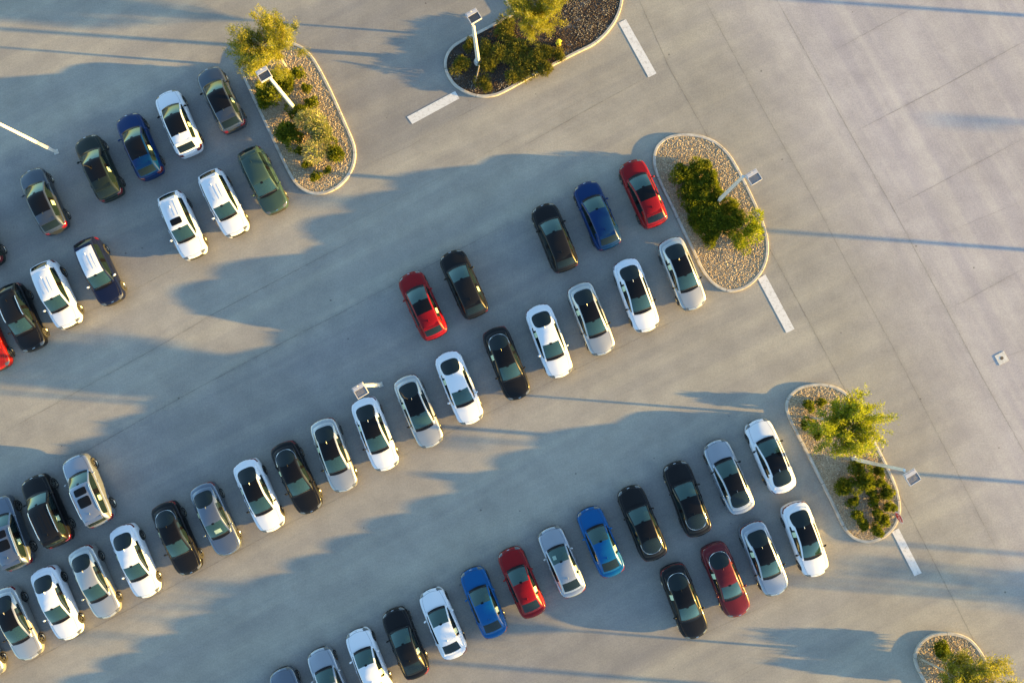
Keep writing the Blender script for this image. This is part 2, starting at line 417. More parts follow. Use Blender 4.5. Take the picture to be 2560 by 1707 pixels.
    # mirror blob on windshield (camera and mirror mount seen through glass)
    padd('mirror_mount', patch(P.gbvh, 0, gh[3][0]+.10, .17, .12, .004, 5), M['roofglass'])
    # wipers
    for sx in (-.25, .30):
        r = patch(P.gbvh, sx, gh[1][0]+.02, .62, .03, .012, 6, 'z', 0)
        padd('wiper', r, M['dark'])
    # aerial fin
    ya = gh[7][0]+.10 if kind not in SUVS else gh[7][0]+.02
    za = P.gbvh.ray_cast(Vector((0, ya, 3)), Vector((0, 0, -1)))[0].z
    fin = [(-.02,ya-.09,za-.01),(.02,ya-.09,za-.01),(.015,ya+.09,za-.01),(-.015,ya+.09,za-.01),(-.006,ya-.09,za+.075),(.006,ya-.09,za+.075),(0,ya-.02,za+.05)]
    P.parts.append(('aerial_fin', mesh('aerial_fin', fin, [(0,1,5,4),(1,2,6,5),(3,0,4,6),(2,3,6),(4,5,6),(3,2,1,0)], M['dark'], None, False), 'fin'))
    # mirrors
    for s in (-1, 1):
        b = bmesh.new(); ym = gh[2][0]+.10; xm = gh[2][1]
        bmesh.ops.create_icosphere(b, subdivisions=2, radius=1)
        bmesh.ops.transform(b, matrix=Matrix.Translation((s*(xm+.155), ym-.02, gh[2][2]+.07)) @ Matrix.Rotation(s*-.25, 4, 'Z') @ Matrix.Diagonal((.105, .065, .08, 1)), verts=b.verts)
        add_cyl(b, (s*(xm+.0), ym, gh[2][2]+.0), (s*(xm+.10), ym, gh[2][2]+.05), .03, .025, 8)
        me = bpy.data.meshes.new('side_mirror'); b.to_mesh(me); b.free(); me.materials.append(M['dark'])
        me.polygons.foreach_set('use_smooth', [True]*len(me.polygons))
        P.parts.append(('side_mirror', me, 'mirror'))
    # door handles
    for s in (-1, 1):
        for yh in (gh[4][0]+.02, gh[6][0]-.62 if kind != 'compact' else gh[6][0]-.55):
            h = P.bbvh.ray_cast(Vector((s*2, yh, gh[5][2]-.13)), Vector((-s, 0, 0)))[0]
            if h:
                b = bmesh.new(); add_box(b, (h.x+s*.018, yh, h.z), (.03, .19, .028), None, .008)
                me = bpy.data.meshes.new('door_handle'); b.to_mesh(me); b.free(); me.materials.append(M['trim'])
                P.parts.append(('door_handle', me, 'handle'))
    b = bmesh.new(); zu = .11 if kind in ('fast', 'compact') else .16  # unseen dark slabs added to stop low sun passing under the car
    add_box(b, (0, (p['fw']*2-p['wb'])/2, (zu+.34)/2), (hw*1.45, p['wb']-2*p['r']-.16, .34-zu), None, .03)
    add_box(b, (0, p['fw'], (zu+.34)/2+.01), (hw*1.1, 1.2, .32-zu), None, .03)
    add_box(b, (0, p['fw']-p['wb'], (zu+.34)/2+.01), (hw*1.1, 1.2, .32-zu), None, .03)
    me = bpy.data.meshes.new('underbody_sun_block'); b.to_mesh(me); b.free(); me.materials.append(M['dark'])
    P.parts.append(('underbody_sun_block', me, 'fixed'))
    # optional pieces
    P.extra = {}
    zr = gh[5][4]
    for s in (-1, 1):   # roof rails
        b = bmesh.new(); pts = []
        for t in np.linspace(0, 1, 9):
            y = gh[3][0]-.15+(gh[7][0]-.1-gh[3][0]+.15)*t
            x = s*(np.interp(-y, [-q[0] for q in gh], [q[3] for q in gh])-.01)
            hh = P.gbvh.ray_cast(Vector((x, y, 3)), Vector((0, 0, -1)))[0]
            pts.append(Vector((x, y, hh.z+(.035 if 0 < t < 1 else 0))))
        for a_, b_ in zip(pts, pts[1:]): add_cyl(b, a_, b_, .03, .03, 8)
        me = bpy.data.meshes.new('roof_rail'); b.to_mesh(me); b.free(); me.materials.append(M['trim'])
        P.extra.setdefault('rails', []).append(('roof_rail', me, 'fixed'))
    hr = gh[3][0]; rr = gh[7][0]
    def pe(key, name, cx, cy, sx, sy, m_, off=.006, role='fixed', corner=.25):
        r = patch(P.gbvh, cx, cy, sx, sy, off, 8, 'z', corner)
        if r: P.extra.setdefault(key, []).append((name, mesh(name, r[0], r[1], m_), role))
    pe('twosun', 'sunroof', 0, hr-.42, .80, .48, M['roofglass']); pe('twosun', 'sunroof', 0, hr-1.12, .80, .66, M['roofglass'])
    pe('onesun', 'sunroof', 0, hr-.40, .74, .44, M['roofglass'])
    for k in range(4):     # pressed ribs in the roof skin
        x = (-.36, -.14, .14, .36)[k]
        pe('ribs', 'roof_rib', x, (hr+rr)/2-.1, .07, abs(rr-hr)*.72, M['dark'], .012, 'paintroof', 0)
    for x in (-.36, -.14, .14, .36):
        pe('ribsrear', 'roof_rib', x, (hr-.75+rr)/2-.15, .07, 1.0, M['dark'], .012, 'paintroof', 0)
    # spoiler
    if kind in ('suv', 'cross', 'bigsuv'):
        b = bmesh.new(); ys = gh[8][0]
        add_box(b, (0, ys-.08, gh[8][4]-.012), (gh[8][3]*1.9, .22, .04), Matrix.Rotation(R(6), 3, 'X'), .015)
        me = bpy.data.meshes.new('spoiler'); b.to_mesh(me); b.free(); me.materials.append(M['dark'])
        P.parts.append(('spoiler', me, 'paint'))
    # chrome arc round the rear glass (fastback)
    if kind == 'fast':
        b = bmesh.new(); pts = []
        for t in np.linspace(-1, 1, 25):
            a_ = t*math.pi/2
            x = math.sin(a_)*.655; y = gh[8][0] - (abs(math.cos(a_))**.62)*.84
            hh = P.gbvh.ray_cast(Vector((x, y, 3)), Vector((0, 0, -1)))[0]
            hb = P.bbvh.ray_cast(Vector((x, y, 3)), Vector((0, 0, -1)))[0]
            z = max([q.z for q in (hh, hb) if q is not None])
            pts.append(Vector((x, y, z+.006)))
        for a_, b_ in zip(pts, pts[1:]): add_cyl(b, a_, b_, .013, .013, 6)
        me = bpy.data.meshes.new('window_trim'); b.to_mesh(me); b.free(); me.materials.append(M['trim'])
        P.extra['arc'] = [('window_trim', me, 'fixed')]
    # hood shut line
    b = bmesh.new()
    for s in (-1, 1):
        pts = []
        for t in np.linspace(0, 1, 12):
            y = gh[1][0]+.12+(hl*.93-gh[1][0]-.12)*t; x = s*(hw*.80-.16*t**2.2-.02)
            hh = P.bbvh.ray_cast(Vector((x, y, 3)), Vector((0, 0, -1)))[0]
            if hh: pts.append(Vector((x, y, hh.z-.002)))
        for a_, b_ in zip(pts, pts[1:]): add_cyl(b, a_, b_, .007, .007, 5)
    pts = []
    for t in np.linspace(-1, 1, 13):
        x = t*(hw*.80-.18); y = hl*.93-.12*t*t-.02
        hh = P.bbvh.ray_cast(Vector((x, y, 3)), Vector((0, 0, -1)))[0]
        if hh: pts.append(Vector((x, y, hh.z-.002)))
    for a_, b_ in zip(pts, pts[1:]): add_cyl(b, a_, b_, .008, .008, 5)
    me = bpy.data.meshes.new('bonnet_gap'); b.to_mesh(me); b.free(); me.materials.append(M['dark'])
    P.parts.append(('bonnet_gap', me, 'fixed'))
    # badge
    hh = P.bbvh.ray_cast(Vector((0, hl*.955, 3)), Vector((0, 0, -1)))[0]
    b = bmesh.new(); add_box(b, (0, hl*.955, hh.z+.004), (.17, .035, .014), None, .005)
    me = bpy.data.meshes.new('bonnet_emblem'); b.to_mesh(me); b.free(); me.materials.append(M['trim'])
    P.parts.append(('bonnet_emblem', me, 'fixed'))
    # wheels
    r = p['r']; prof = [(.60*r,-.10),(.72*r,-.115),(.93*r,-.115),(.985*r,-.095),(r,-.05),(r,.05),(.985*r,.095),(.93*r,.115),(.72*r,.115),(.66*r,.10),(.66*r,-.06)]
    N = 40; vs = []; fs = []
    for i in range(N):
        a_ = 2*math.pi*i/N
        for (q, x) in prof: vs.append((x, q*math.cos(a_), q*math.sin(a_)))
    m = len(prof)
    for i in range(N):
        for j in range(m-1): fs.append((i*m+j, i*m+j+1, ((i+1) % N)*m+j+1, ((i+1) % N)*m+j))
    P.tyre = mesh('wheel', vs, fs, M['tyre'])
    b = bmesh.new()
    add_cyl(b, (-.05, 0, 0), (.01, 0, 0), .655*r, .655*r, 32)   # brake shadow disc
    for f in b.faces: f.material_index = 1
    nb = len(b.faces)
    add_cyl(b, (.03, 0, 0), (.085, 0, 0), .15*r, .12*r, 16)
    for k in range(5):
        a_ = 2*math.pi*k/5
        for da in (-.13, .13):
            rot = Matrix.Rotation(a_+da, 3, 'X')
            add_box(b, rot @ Vector((.06, 0, .38*r)), (.035, .085*r, .60*r), rot, 0)
    for i in range(32):
        a0 = 2*math.pi*i/32; a1 = 2*math.pi*(i+1)/32
        q = [b.verts.new((x, rr_*math.cos(a), rr_*math.sin(a))) for a in (a0, a1) for rr_, x in ((.60*r, .085), (.70*r, .118))]
        b.faces.new((q[0], q[1], q[3], q[2]))
    b.faces.ensure_lookup_table()
    me = bpy.data.meshes.new('rim'); b.normal_update(); b.to_mesh(me); b.free(); me.materials.append(M['rim']); me.materials.append(M['dark'])
    P.rim = me
    P.p = p
    return P
PROTO = {k: build_proto(k) for k in PM}

first = {}
def setmat(o, i, m_):
    o.material_slots[i].link = 'OBJECT'; o.material_slots[i].material = m_
KNAME = {'fast': 'fastback_sedan', 'compact': 'compact_sedan', 'suv': 'compact_suv', 'bigsuv': 'large_suv', 'cross': 'crossover'}
KCAT = {'fast': 'sedan', 'compact': 'sedan', 'suv': 'suv', 'bigsuv': 'suv', 'cross': 'crossover'}
def car(kind, front, rear, col, label, group, roof=None, roof2=None, extra=(), mirror=None, sticker=True, rim=None, fin=None):
    """front / rear: survey points of the two bumpers at bumper height"""
    P = PROTO[kind]
    f = Vector((front.x, front.y, 0)); r = Vector((rear.x, rear.y, 0)); d = (f-r).normalized(); c = (f+r)/2
    root = empty(KNAME[kind], (c.x, c.y, .004), math.atan2(-d.x, d.y))
    tag(root, label, KCAT[kind], group)
    pm = PA[col]; roofm = {'black': M['roofglass'], None: pm}.get(roof, PA.get(roof)); r2 = {'black': M['roofglass'], None: roofm, 'body': pm}.get(roof2, PA.get(roof2))
    lst = list(P.parts)
    for e in extra: lst += P.extra.get(e, [])
    if col in ('black', 'darkred') and kind == 'fast': lst += P.extra['arc']
    for nm, me, role in lst:
        if role == 'sticker' and not sticker: continue
        o = bpy.data.objects.new(nm, me); C.objects.link(o); o.parent = root
        if role == 'paint': setmat(o, 0, pm)
        elif role == 'roof': setmat(o, 0, roofm)
        elif role == 'roof2': setmat(o, 0, r2)
        elif role == 'paintroof': setmat(o, 0, roofm)
        elif role == 'shield': setmat(o, 0, M['shield'])
        elif role == 'glass': setmat(o, 0, M['glass'])
        elif role == 'dark': setmat(o, 0, M['roofglass'])
        elif role == 'mirror': setmat(o, 0, PA[mirror] if mirror else (PA['black'] if roof == 'black' and kind == 'fast' else pm))
        elif role == 'fin': setmat(o, 0, pm if fin is None else PA[fin])
        elif role == 'handle': setmat(o, 0, pm)
    p = P.p
    for yw in (p['fw'], p['fw']-p['wb']):
        for s in (1, -1):
            w = bpy.data.objects.new('wheel', P.tyre); C.objects.link(w); w.parent = root
            w.location = (s*(p['hw']-.135), yw, p['r'])
            w.rotation_euler = (0, 0, 0 if s > 0 else math.pi)
            q = bpy.data.objects.new('rim', P.rim); C.objects.link(q); q.parent = w
            q.rotation_euler = (random.random()*6.28, 0, 0)
            if rim == 'dark': setmat(q, 0, M['rimdark'])
    return root

Zc = .55
def B(k, x, y): return Q(k, x, y, Zc)
G1 = 'front-up row of SUVs in the upper left'; G1b = 'lower row of parked cars in the upper left'
G2 = 'front-up row of crossovers left of the middle island'; G3 = 'long row of parked fastback sedans'
G4 = 'front-up row of sedans at the bottom'; G5 = 'short row of sedans beside the lower right island'; G6 = 'large SUVs at the left edge'
CARS = [
 ('suv', B(1,200,1112), B(1,395,1528), 'taupe', 'steel-grey SUV with a black roof, leftmost whole car of the upper SUV row', G1, dict(roof='black', roof2='body')),
 ('suv', B(1,560,893), B(1,755,1315), 'blackgreen', 'black-green SUV with a pale windshield, directly left of the deep blue SUV', G1, dict(roof='black', roof2='body')),
 ('suv', B(1,828,748), B(1,1015,1178), 'deepblue', 'deep blue SUV with a black front roof, right beside the white SUV at upper left', G1, dict(roof='black', roof2='body')),
 ('suv', B(1,1083,600), B(1,1268,1028), 'white', 'white SUV with a black front roof, directly right of the deep blue SUV', G1, dict(roof='black', roof2='body', mirror='black')),
 ('suv', B(1,1350,447), B(1,1555,872), 'taupe', 'grey SUV with a black roof, topmost car, beside the feathery island tree', G1, dict(roof='black', roof2='body', mirror='black')),
 ('suv', B(1,-225,1335), B(1,-25,1760), 'blackgreen', 'dark car almost wholly cut off by the left edge, only its wheel in view', G1, dict(roof='black', roof2='body')),
 ('suv', B(1,1825,1390), B(1,1625,982), 'green', 'dark green car parked nose down against the kerb of the upper left island', G1b, dict(sticker=False)),
 ('suv', B(1,1565,1535), B(1,1372,1133), 'white', 'white SUV with a ribbed white roof, beside the dark green car', G1b, dict(extra=('ribs',))),
 ('suv', B(4,1290,248), B(1,1112,1273), 'white', 'white SUV with one square black sunroof, left of the white SUV with the ribbed roof', G1b, dict(extra=('onesun','ribsrear'))),
 ('suv', B(4,752,540), B(4,570,143), 'navy', 'navy SUV with a contrasting white ribbed roof', G1b, dict(roof='white', mirror='white', extra=('ribs',), fin='white')),
 ('suv', B(4,470,690), B(4,290,295), 'white', 'white SUV with a ribbed roof, between the navy and the black SUV at left', G1b, dict(extra=('ribs',))),
 ('suv', B(4,238,835), B(4,70,445), 'black', 'black SUV with thin silver roof rails, second from the left edge above the red car', G1b, dict(extra=('rails',))),
 ('suv', B(4,10,965), B(4,-160,580), 'orange', 'orange-red car whose lit nose alone shows at the left edge', G1b, dict()),
 ('cross', B(2,1935,1048), B(2,2125,1490), 'red', 'red crossover with a black front roof, nose up against the kerb of the middle island', G2, dict(roof='black', roof2='body')),
 ('cross', B(2,1640,1193), B(5,1822,192), 'deepblue', 'deep blue crossover with a blue roof, left of the red one by the middle island', G2, dict(sticker=False)),
 ('cross', B(2,1368,1340), B(5,1540,335), 'black', 'black crossover with a dark teal windshield, left of the deep blue crossover', G2, dict(sticker=False)),
 ('cross', B(5,765,202), B(5,960,640), 'black', 'black crossover alone beside the red one in the middle of the lot', G2, dict()),
 ('cross', B(5,497,345), B(5,692,775), 'red', 'red crossover with a black front roof, left of a lone black crossover', G2, dict(roof='black', roof2='body')),
 ('fast', B(6,212,590), B(6,20,120), 'silver', 'silver fastback with a black glass roof, against the kerb of the middle island', G3, dict(roof='black')),
 ('fast', B(5,2075,737), B(5,1898,253), 'white', 'white fastback with a black glass roof, second from the middle island', G3, dict(roof='black')),
 ('fast', B(5,1785,882), B(5,1600,415), 'silver', 'silver fastback with a black glass roof, between two white ones, third from the middle island', G3, dict(roof='black')),
 ('fast', B(5,1508,1030), B(5,1330,556), 'white', 'white fastback with a white roof, fourth car from the middle island', G3, dict()),
 ('fast', B(5,1232,1170), B(5,1050,705), 'black', 'black fastback right of the plain white one, below the black crossover', G3, dict(roof='black')),
 ('fast', B(5,925,1330), B(5,740,863), 'white', 'white fastback with a white roof, second car right of the central lamp post', G3, dict()),
 ('fast', B(5,665,1482), B(5,470,1018), 'silver', 'silver fastback with a black roof, first car right of the central lamp post', G3, dict(roof='black')),
 ('fast', B(8,368,170), B(5,200,1168), 'white', 'white fastback with a black roof, just below the head of the central lamp post', G3, dict(roof='black')),
 ('fast', B(8,98,312), W(805,1048,Zc), 'silver', 'silver fastback with a black roof, left neighbour of the white car under the central lamp', G3, dict(roof='black')),
 ('fast', B(7,2040,442), B(7,1845,8), 'black', 'black fastback in the long row, left of the silver one by the central lamp', G3, dict(roof='black')),
 ('fast', B(7,1795,572), B(7,1597,112), 'white', 'white fastback with a black roof, between the black and the steel-grey fastback', G3, dict(roof='black')),
 ('fast', B(7,1512,722), B(7,1318,268), 'greyblue', 'steel-grey fastback with a grey roof and a sheet behind its windshield', G3, dict()),
 ('fast', B(7,1258,847), B(7,1068,392), 'black', 'black fastback left of the steel-grey one, right of a plain white one', G3, dict(roof='black')),
 ('fast', B(7,982,997), B(7,798,540), 'white', 'white fastback with a white roof, between the black and the plain silver fastback', G3, dict()),
 ('fast', B(7,725,1130), B(7,528,680), 'silver', 'silver fastback with a silver roof, between two plain white fastbacks', G3, dict()),
 ('fast', B(7,475,1270), B(7,285,815), 'white', 'white fastback with a white roof, lowest left white one of the long row', G3, dict()),
 ('fast', B(7,215,1400), B(7,25,950), 'silver', 'silver fastback with a black roof at the lower left edge', G3, dict(roof='black')),
 ('fast', B(7,-35,1530), B(7,-230,1080), 'silver', 'pale car cut off by the lower left edge, only its nose in view', G3, dict(roof='black')),
 ('bigsuv', B(7,488,85), B(7,688,528), 'steel', 'silver large SUV with two black sunroofs and bright roof rails', G6, dict(extra=('rails','twosun'))),
 ('bigsuv', B(7,222,213), B(7,420,665), 'black', 'black large SUV with a ribbed roof and bright roof rails, between two silver-grey ones', G6, dict(extra=('rails','ribs'))),
 ('bigsuv', B(7,-12,350), B(7,160,815), 'greyblue', 'steel-grey large SUV with two sunroofs, cut by the left edge', G6, dict(extra=('twosun','rails'))),
 ('fast', B(6,590,1298), B(9,792,325), 'white', 'white fastback parked nose up, black roof, against the lower right island kerb', G4, dict(roof='black', mirror='black', sticker=False)),
 ('fast', B(6,318,1437), B(9,520,457), 'ice', 'pale silver fastback parked nose up with a black roof, beside the white one', G4, dict(roof='black', mirror='black', sticker=False)),
 ('fast', B(9,62,125), B(9,235,600), 'black', 'black fastback parked nose up, directly left of the pale silver one', G4, dict(roof='black', sticker=False)),
 ('fast', B(8,1928,283), B(8,2120,757), 'black', 'black fastback parked nose up, directly right of the blue sedan', G4, dict(roof='black', sticker=False)),
 ('compact', B(8,1663,425), B(8,1843,857), 'blue', 'bright blue compact sedan between the black fastback and the silver compact', G4, dict()),
 ('compact', B(8,1408,555), B(8,1590,987), 'ice', 'silver compact sedan with a paper in its windshield, between the blue and the red one', G4, dict()),
 ('compact', B(8,1148,690), B(8,1330,1120), 'red', 'red compact sedan between the silver and a blue one', G4, dict()),
 ('compact', B(8,903,820), B(8,1080,1252), 'blue', 'bright blue compact sedan between the red and the white one', G4, dict()),
 ('compact', B(8,633,955), B(8,818,1390), 'white', 'white compact sedan directly left of the lower blue compact', G4, dict()),
 ('compact', B(8,393,1085), B(8,570,1518), 'black', 'black compact sedan between two white ones at the bottom', G4, dict()),
 ('compact', B(8,153,1213), B(8,335,1660), 'white', 'white compact sedan cut by the bottom edge, left of the black compact', G4, dict()),
 ('compact', B(7,2072,1343), B(7,2255,1780), 'ice', 'pale silver compact sedan cut by the bottom edge, second from the left in its row', G4, dict()),
 ('compact', B(7,1825,1473), B(7,2010,1910), 'greyblue', 'grey-blue compact sedan showing only its bonnet at the bottom edge', G4, dict()),
 ('fast', B(9,1005,862), B(9,832,390), 'white', 'white fastback parked nose down, black roof, by the lower right island tip', G5, dict(roof='black')),
 ('fast', B(9,745,988), B(9,555,517), 'ice', 'pale silver fastback parked nose down, black roof, beside the dark red one', G5, dict(roof='black')),
 ('fast', B(9,495,1122), B(9,305,658), 'darkred', 'dark red fastback with a dark red roof, between the silver and the black one', G5, dict()),
 ('fast', B(9,215,1262), B(9,42,798), 'black', 'black fastback parked nose down, directly left of the dark red one', G5, dict(roof='black')),
]
for k in CARS:
    o = car(*k[:6], **k[6])
    if k[0] == 'compact' and k[3] == 'ice' and 'paper' in k[4] or k[3] == 'greyblue' and 'sheet' in k[4]:
        P = PROTO[k[0]]; g = GH[k[0]]
        r = patch(P.gbvh, -.30 if k[0] == 'compact' else -.05, g[2][0]-.02 if k[0] == 'compact' else g[2][0]+.16, .22 if k[0] == 'compact' else .45, .24, .008, 3, 'z', 0)
        if r: mk('dashboard_sheet', r[0], r[1], M['sheet'], o)

# ------------------------------------------------------------------ islands, kerbs
def smooth_loop(pts, step=.15):
    P = np.array([(p.x, p.y) for p in pts]); n = len(P); out = []
    for i in range(n):
        a, b, c, d = P[i-1], P[i], P[(i+1) % n], P[(i+2) % n]
        m = max(2, int(np.linalg.norm(c-b)/step))
        for k in range(m):
            t = k/m
            # centripetal-ish: damp tangents for uneven spacing
            lb = np.linalg.norm(c-b)
            t1 = unit(c-a)*lb; t2 = unit(d-b)*lb
            out.append((2*t**3-3*t**2+1)*b + (t**3-2*t**2+t)*t1*.9 + (-2*t**3+3*t**2)*c + (t**3-t**2)*t2*.9)
    return np.array(out)
def offset_loop(L, d):
    n = len(L); t = unit(np.roll(L, -2, 0)-np.roll(L, 2, 0)); nrm = np.stack([-t[:,1], t[:,0]], 1)
    area = .5*np.sum(L[:,0]*np.roll(L[:,1], -1)-np.roll(L[:,0], -1)*L[:,1])
    if area < 0: nrm = -nrm
    return L+nrm*d
def inside(poly, P):
    x, y = P[:,0], P[:,1]; r = np.zeros(len(P), bool); n = len(poly); j = n-1
    for i in range(n):
        xi, yi = poly[i]; xj, yj = poly[j]
        r ^= ((yi > y) != (yj > y)) & (x < (xj-xi)*(y-yi)/(yj-yi+1e-12)+xi); j = i
    return r
def kerb(loop, zt=.14):
    prof = [(0, -.02), (.0, zt-.03), (.03, zt), (.17, zt), (.19, zt-.02), (.19, 0)]
    rings = [(offset_loop(loop, d), z) for d, z in prof]
    n = len(loop); V = []; Fs = []
    for L, z in rings: V += [(x, y, z) for x, y in L]
    for k in range(len(prof)-1):
        for i in range(n): Fs.append((k*n+i, k*n+(i+1) % n, (k+1)*n+(i+1) % n, (k+1)*n+i))
    o = mk('kerb', V, Fs, M['kerb'], smooth=True, sharp=40)
    arc = np.concatenate([[0], np.cumsum(np.linalg.norm(np.roll(loop, -1, 0)-loop, axis=1))])
    uv = o.data.uv_layers.new(name='UVMap')
    for pg in o.data.polygons:
        ii = [v % n for v in pg.vertices]; wrap = max(ii)-min(ii) > n/2
        for li, i in zip(pg.loop_indices, ii): uv.data[li].uv = (arc[i] if not (wrap and i == 0) else arc[n], 0)
    bm = bmesh.new(); bm.from_mesh(o.data); bmesh.ops.recalc_face_normals(bm, faces=bm.faces); bm.to_mesh(o.data); bm.free()
    tag(o, kind='structure'); return o
def bed(loop, m_, z=.10, name='planting_bed'):
    L = offset_loop(loop, .18); bm = bmesh.new(); vs = [bm.verts.new((x, y, z)) for x, y in L]
    f = bm.faces.new(vs); bmesh.ops.triangulate(bm, faces=[f])
    bmesh.ops.recalc_face_normals(bm, faces=bm.faces)
    if sum(f.normal.z for f in bm.faces) < 0: bmesh.ops.reverse_faces(bm, faces=bm.faces)
    o = bm_obj(name, bm, m_); tag(o, kind='structure'); return o
def stones(loop, count, size, m_, label, z=.10, flat=.6, name='gravel', dens=None, cat='gravel'):
    L = offset_loop(loop, .21); lo, hi = L.min(0), L.max(0)
    P = rng.uniform(lo, hi, (int(count*2.2), 2)); P = P[inside(L, P)]
    if dens is not None: P = P[dens(P)]
    P = P[:count]; n = len(P)
    s = rng.gamma(6, size/6, n).clip(size*.45, size*2.2)
    base = np.array([(1,0,0),(0,1,0),(-1,0,0),(0,-1,0),(0,0,1),(0,0,-1)], float)
    a = rng.uniform(0, 6.28, n); ca, sa = np.cos(a), np.sin(a)
    jit = rng.uniform(.7, 1.3, (n, 6, 1))
    V = base[None]*jit; V = V*np.stack([s*.55, s*.38, s*flat*.45], 1)[:, None]
    tx = rng.normal(0, .35, n)
    X = V[...,0]*ca[:,None]-V[...,1]*sa[:,None]; Y = V[...,0]*sa[:,None]+V[...,1]*ca[:,None]; Z = V[...,2]+X*tx[:,None]
    V = np.stack([X+P[:,0:1], Y+P[:,1:2], Z+z+s[:,None]*.12], -1).reshape(-1, 3)
    fi = np.array([(0,1,4),(1,2,4),(2,3,4),(3,0,4),(1,0,5),(2,1,5),(3,2,5),(0,3,5)])
    Fi = (fi[None]+np.arange(n)[:,None,None]*6).reshape(-1, 3)
    me = bpy.data.meshes.new(name); me.vertices.add(len(V)); me.vertices.foreach_set('co', V.astype(np.float32).ravel())
    me.loops.add(len(Fi)*3); me.loops.foreach_set('vertex_index', Fi.astype(np.int32).ravel())
    me.polygons.add(len(Fi)); me.polygons.foreach_set('loop_start', np.arange(0, len(Fi)*3, 3, dtype=np.int32)); me.polygons.foreach_set('loop_total', np.full(len(Fi), 3, dtype=np.int32))
    me.materials.append(m_); me.update(calc_edges=True)
    o = bpy.data.objects.new(name, me); C.objects.link(o); tag(o, label, cat, kind='stuff'); return o

isl1 = [Q(0,x,y) for x, y in [(554,150),(553,163),(575,215),(620,310),(664,402),(684,430),(712,446),(745,447),(778,432),(804,404),(817,370),(816,335),(795,283),(760,205),(725,140),(700,112),(672,98),(630,88),(590,98),(563,122)]]
isl3 = [Q(0,x,y) for x, y in [(1565,308),(1605,311),(1642,325),(1675,355),(1702,400),(1727,450),(1752,508),(1763,548),(1764,585),(1753,620),(1730,650),(1702,667),(1670,671),(1640,657),(1614,628),(1590,580),(1548,492),(1508,408),(1499,370),(1506,338),(1530,316)]]
isl4 = [Q(0,x,y) for x, y in [(1808,912),(1833,889),(1875,880),(1915,886),(1948,906),(1972,940),(2010,1015),(2045,1085),(2062,1130),(2067,1172),(2056,1208),(2030,1234),(1995,1246),(1962,1239),(1938,1216),(1905,1150),(1855,1050),(1815,972),(1803,940)]]
isl5 = [Q(9,x,y) for x, y in [(1626,1400),(1640,1345),(1680,1285),(1745,1245),(1835,1232),(1925,1243),(1995,1275),(2060,1345),(2125,1460),(2200,1620),(2270,1760),(2330,1900),(2330,2010),(2250,2090),(2150,2110),(2040,2060),(1960,1960),(1850,1800),(1740,1640),(1650,1480)]]
isl2 = [Q(2,x,y) for x, y in [(735,455),(734,400),(750,350),(790,300),(850,262),(950,212),(1060,155),(1170,98),(1178,85),(1150,40),(1100,-50),(1040,-170),(1050,-300),(1200,-420),(1500,-460),(1750,-380),(1880,-220),(1905,-80),(1898,20),(1880,90),(1848,155),(1790,232),(1710,300),(1600,355),(1450,432),(1300,512),(1160,590),(1080,628),(1000,642),(930,635),(860,608),(800,568),(758,512)]]
M['gravelbed'] = noise_color(mat('gravel_ground', (.2,.15,.1), .95), 14, (.18,.135,.085), (.38,.30,.20), bump=.6, bscale=30)
def mulchbed():
    m = mat('mulch_ground', (.03,.025,.02), .95)
    tc = nd(m, 'ShaderNodeTexCoord'); n = nd(m, 'ShaderNodeTexNoise'); n.inputs['Scale'].default_value = .55; n.inputs['Detail'].default_value = 9; n.inputs['Roughness'].default_value = .7
    lk(m, tc.outputs['Object'], n.inputs['Vector'])
    r = nd(m, 'ShaderNodeValToRGB'); e = r.color_ramp.elements; e[0].position = .42; e[0].color = (.022,.017,.014,1); e[1].position = .68; e[1].color = (.24,.22,.20,1)
    q = e.new(.55); q.color = (.045,.035,.028,1)
    lk(m, n.outputs['Fac'], r.inputs['Fac']); lk(m, r.outputs['Color'], bsdf(m).inputs['Base Color'])
    return m
M['mulchbed'] = mulchbed()
loops = {}
names_ = {1: 'upper left island', 2: 'upper middle island', 3: 'middle right island', 4: 'lower right island', 5: 'bottom right corner island'}
for i, pts in ((1, isl1), (2, isl2), (3, isl3), (4, isl4), (5, isl5)):
    L = smooth_loop(pts); loops[i] = L; kerb(L)
    if i == 2:
        bed(L, M['mulchbed'])
        stones(L, 26000, .055, M['mulch'], 'dark bark mulch covering the upper middle island', flat=.4, name='mulch', cat='mulch',
               dens=lambda P: np.sin(P[:,0]*1.3+.6)*np.sin(P[:,1]*1.7+1)+rng.normal(0, .55, len(P)) < .75)
    else:
        bed(L, M['gravelbed'])
        stones(L, {1: 34000, 3: 38000, 4: 38000, 5: 22000}[i], .052, M['gravel'], 'tan and brown gravel covering the %s' % names_[i])

pcs = [(Q(2,1590,40),1.5),(Q(2,1700,170),1.3),(Q(2,1800,60),.9),(Q(2,1640,220),.8),(Q(2,930,575),.7),(Q(2,1120,560),.5),(Q(2,1840,-60),1.6)]
def near_p(P):
    m = np.zeros(len(P))
    for p, r in pcs: m = np.maximum(m, 1-np.hypot(P[:,0]-p.x, P[:,1]-p.y)/r)
    return m + rng.normal(0, .28, len(P)) > .42
M['ash'] = island_rand_mat('pale_ash_stones', [(.16,.14,.12),(.30,.29,.27),(.10,.08,.07),(.24,.22,.20),(.06,.05,.04)], .9)
stones(loops[2], 15000, .05, M['ash'], 'pale grey grit lying in patches on the dark mulch bed', flat=.4, name='grey_grit', dens=near_p, cat='grit', z=.112)

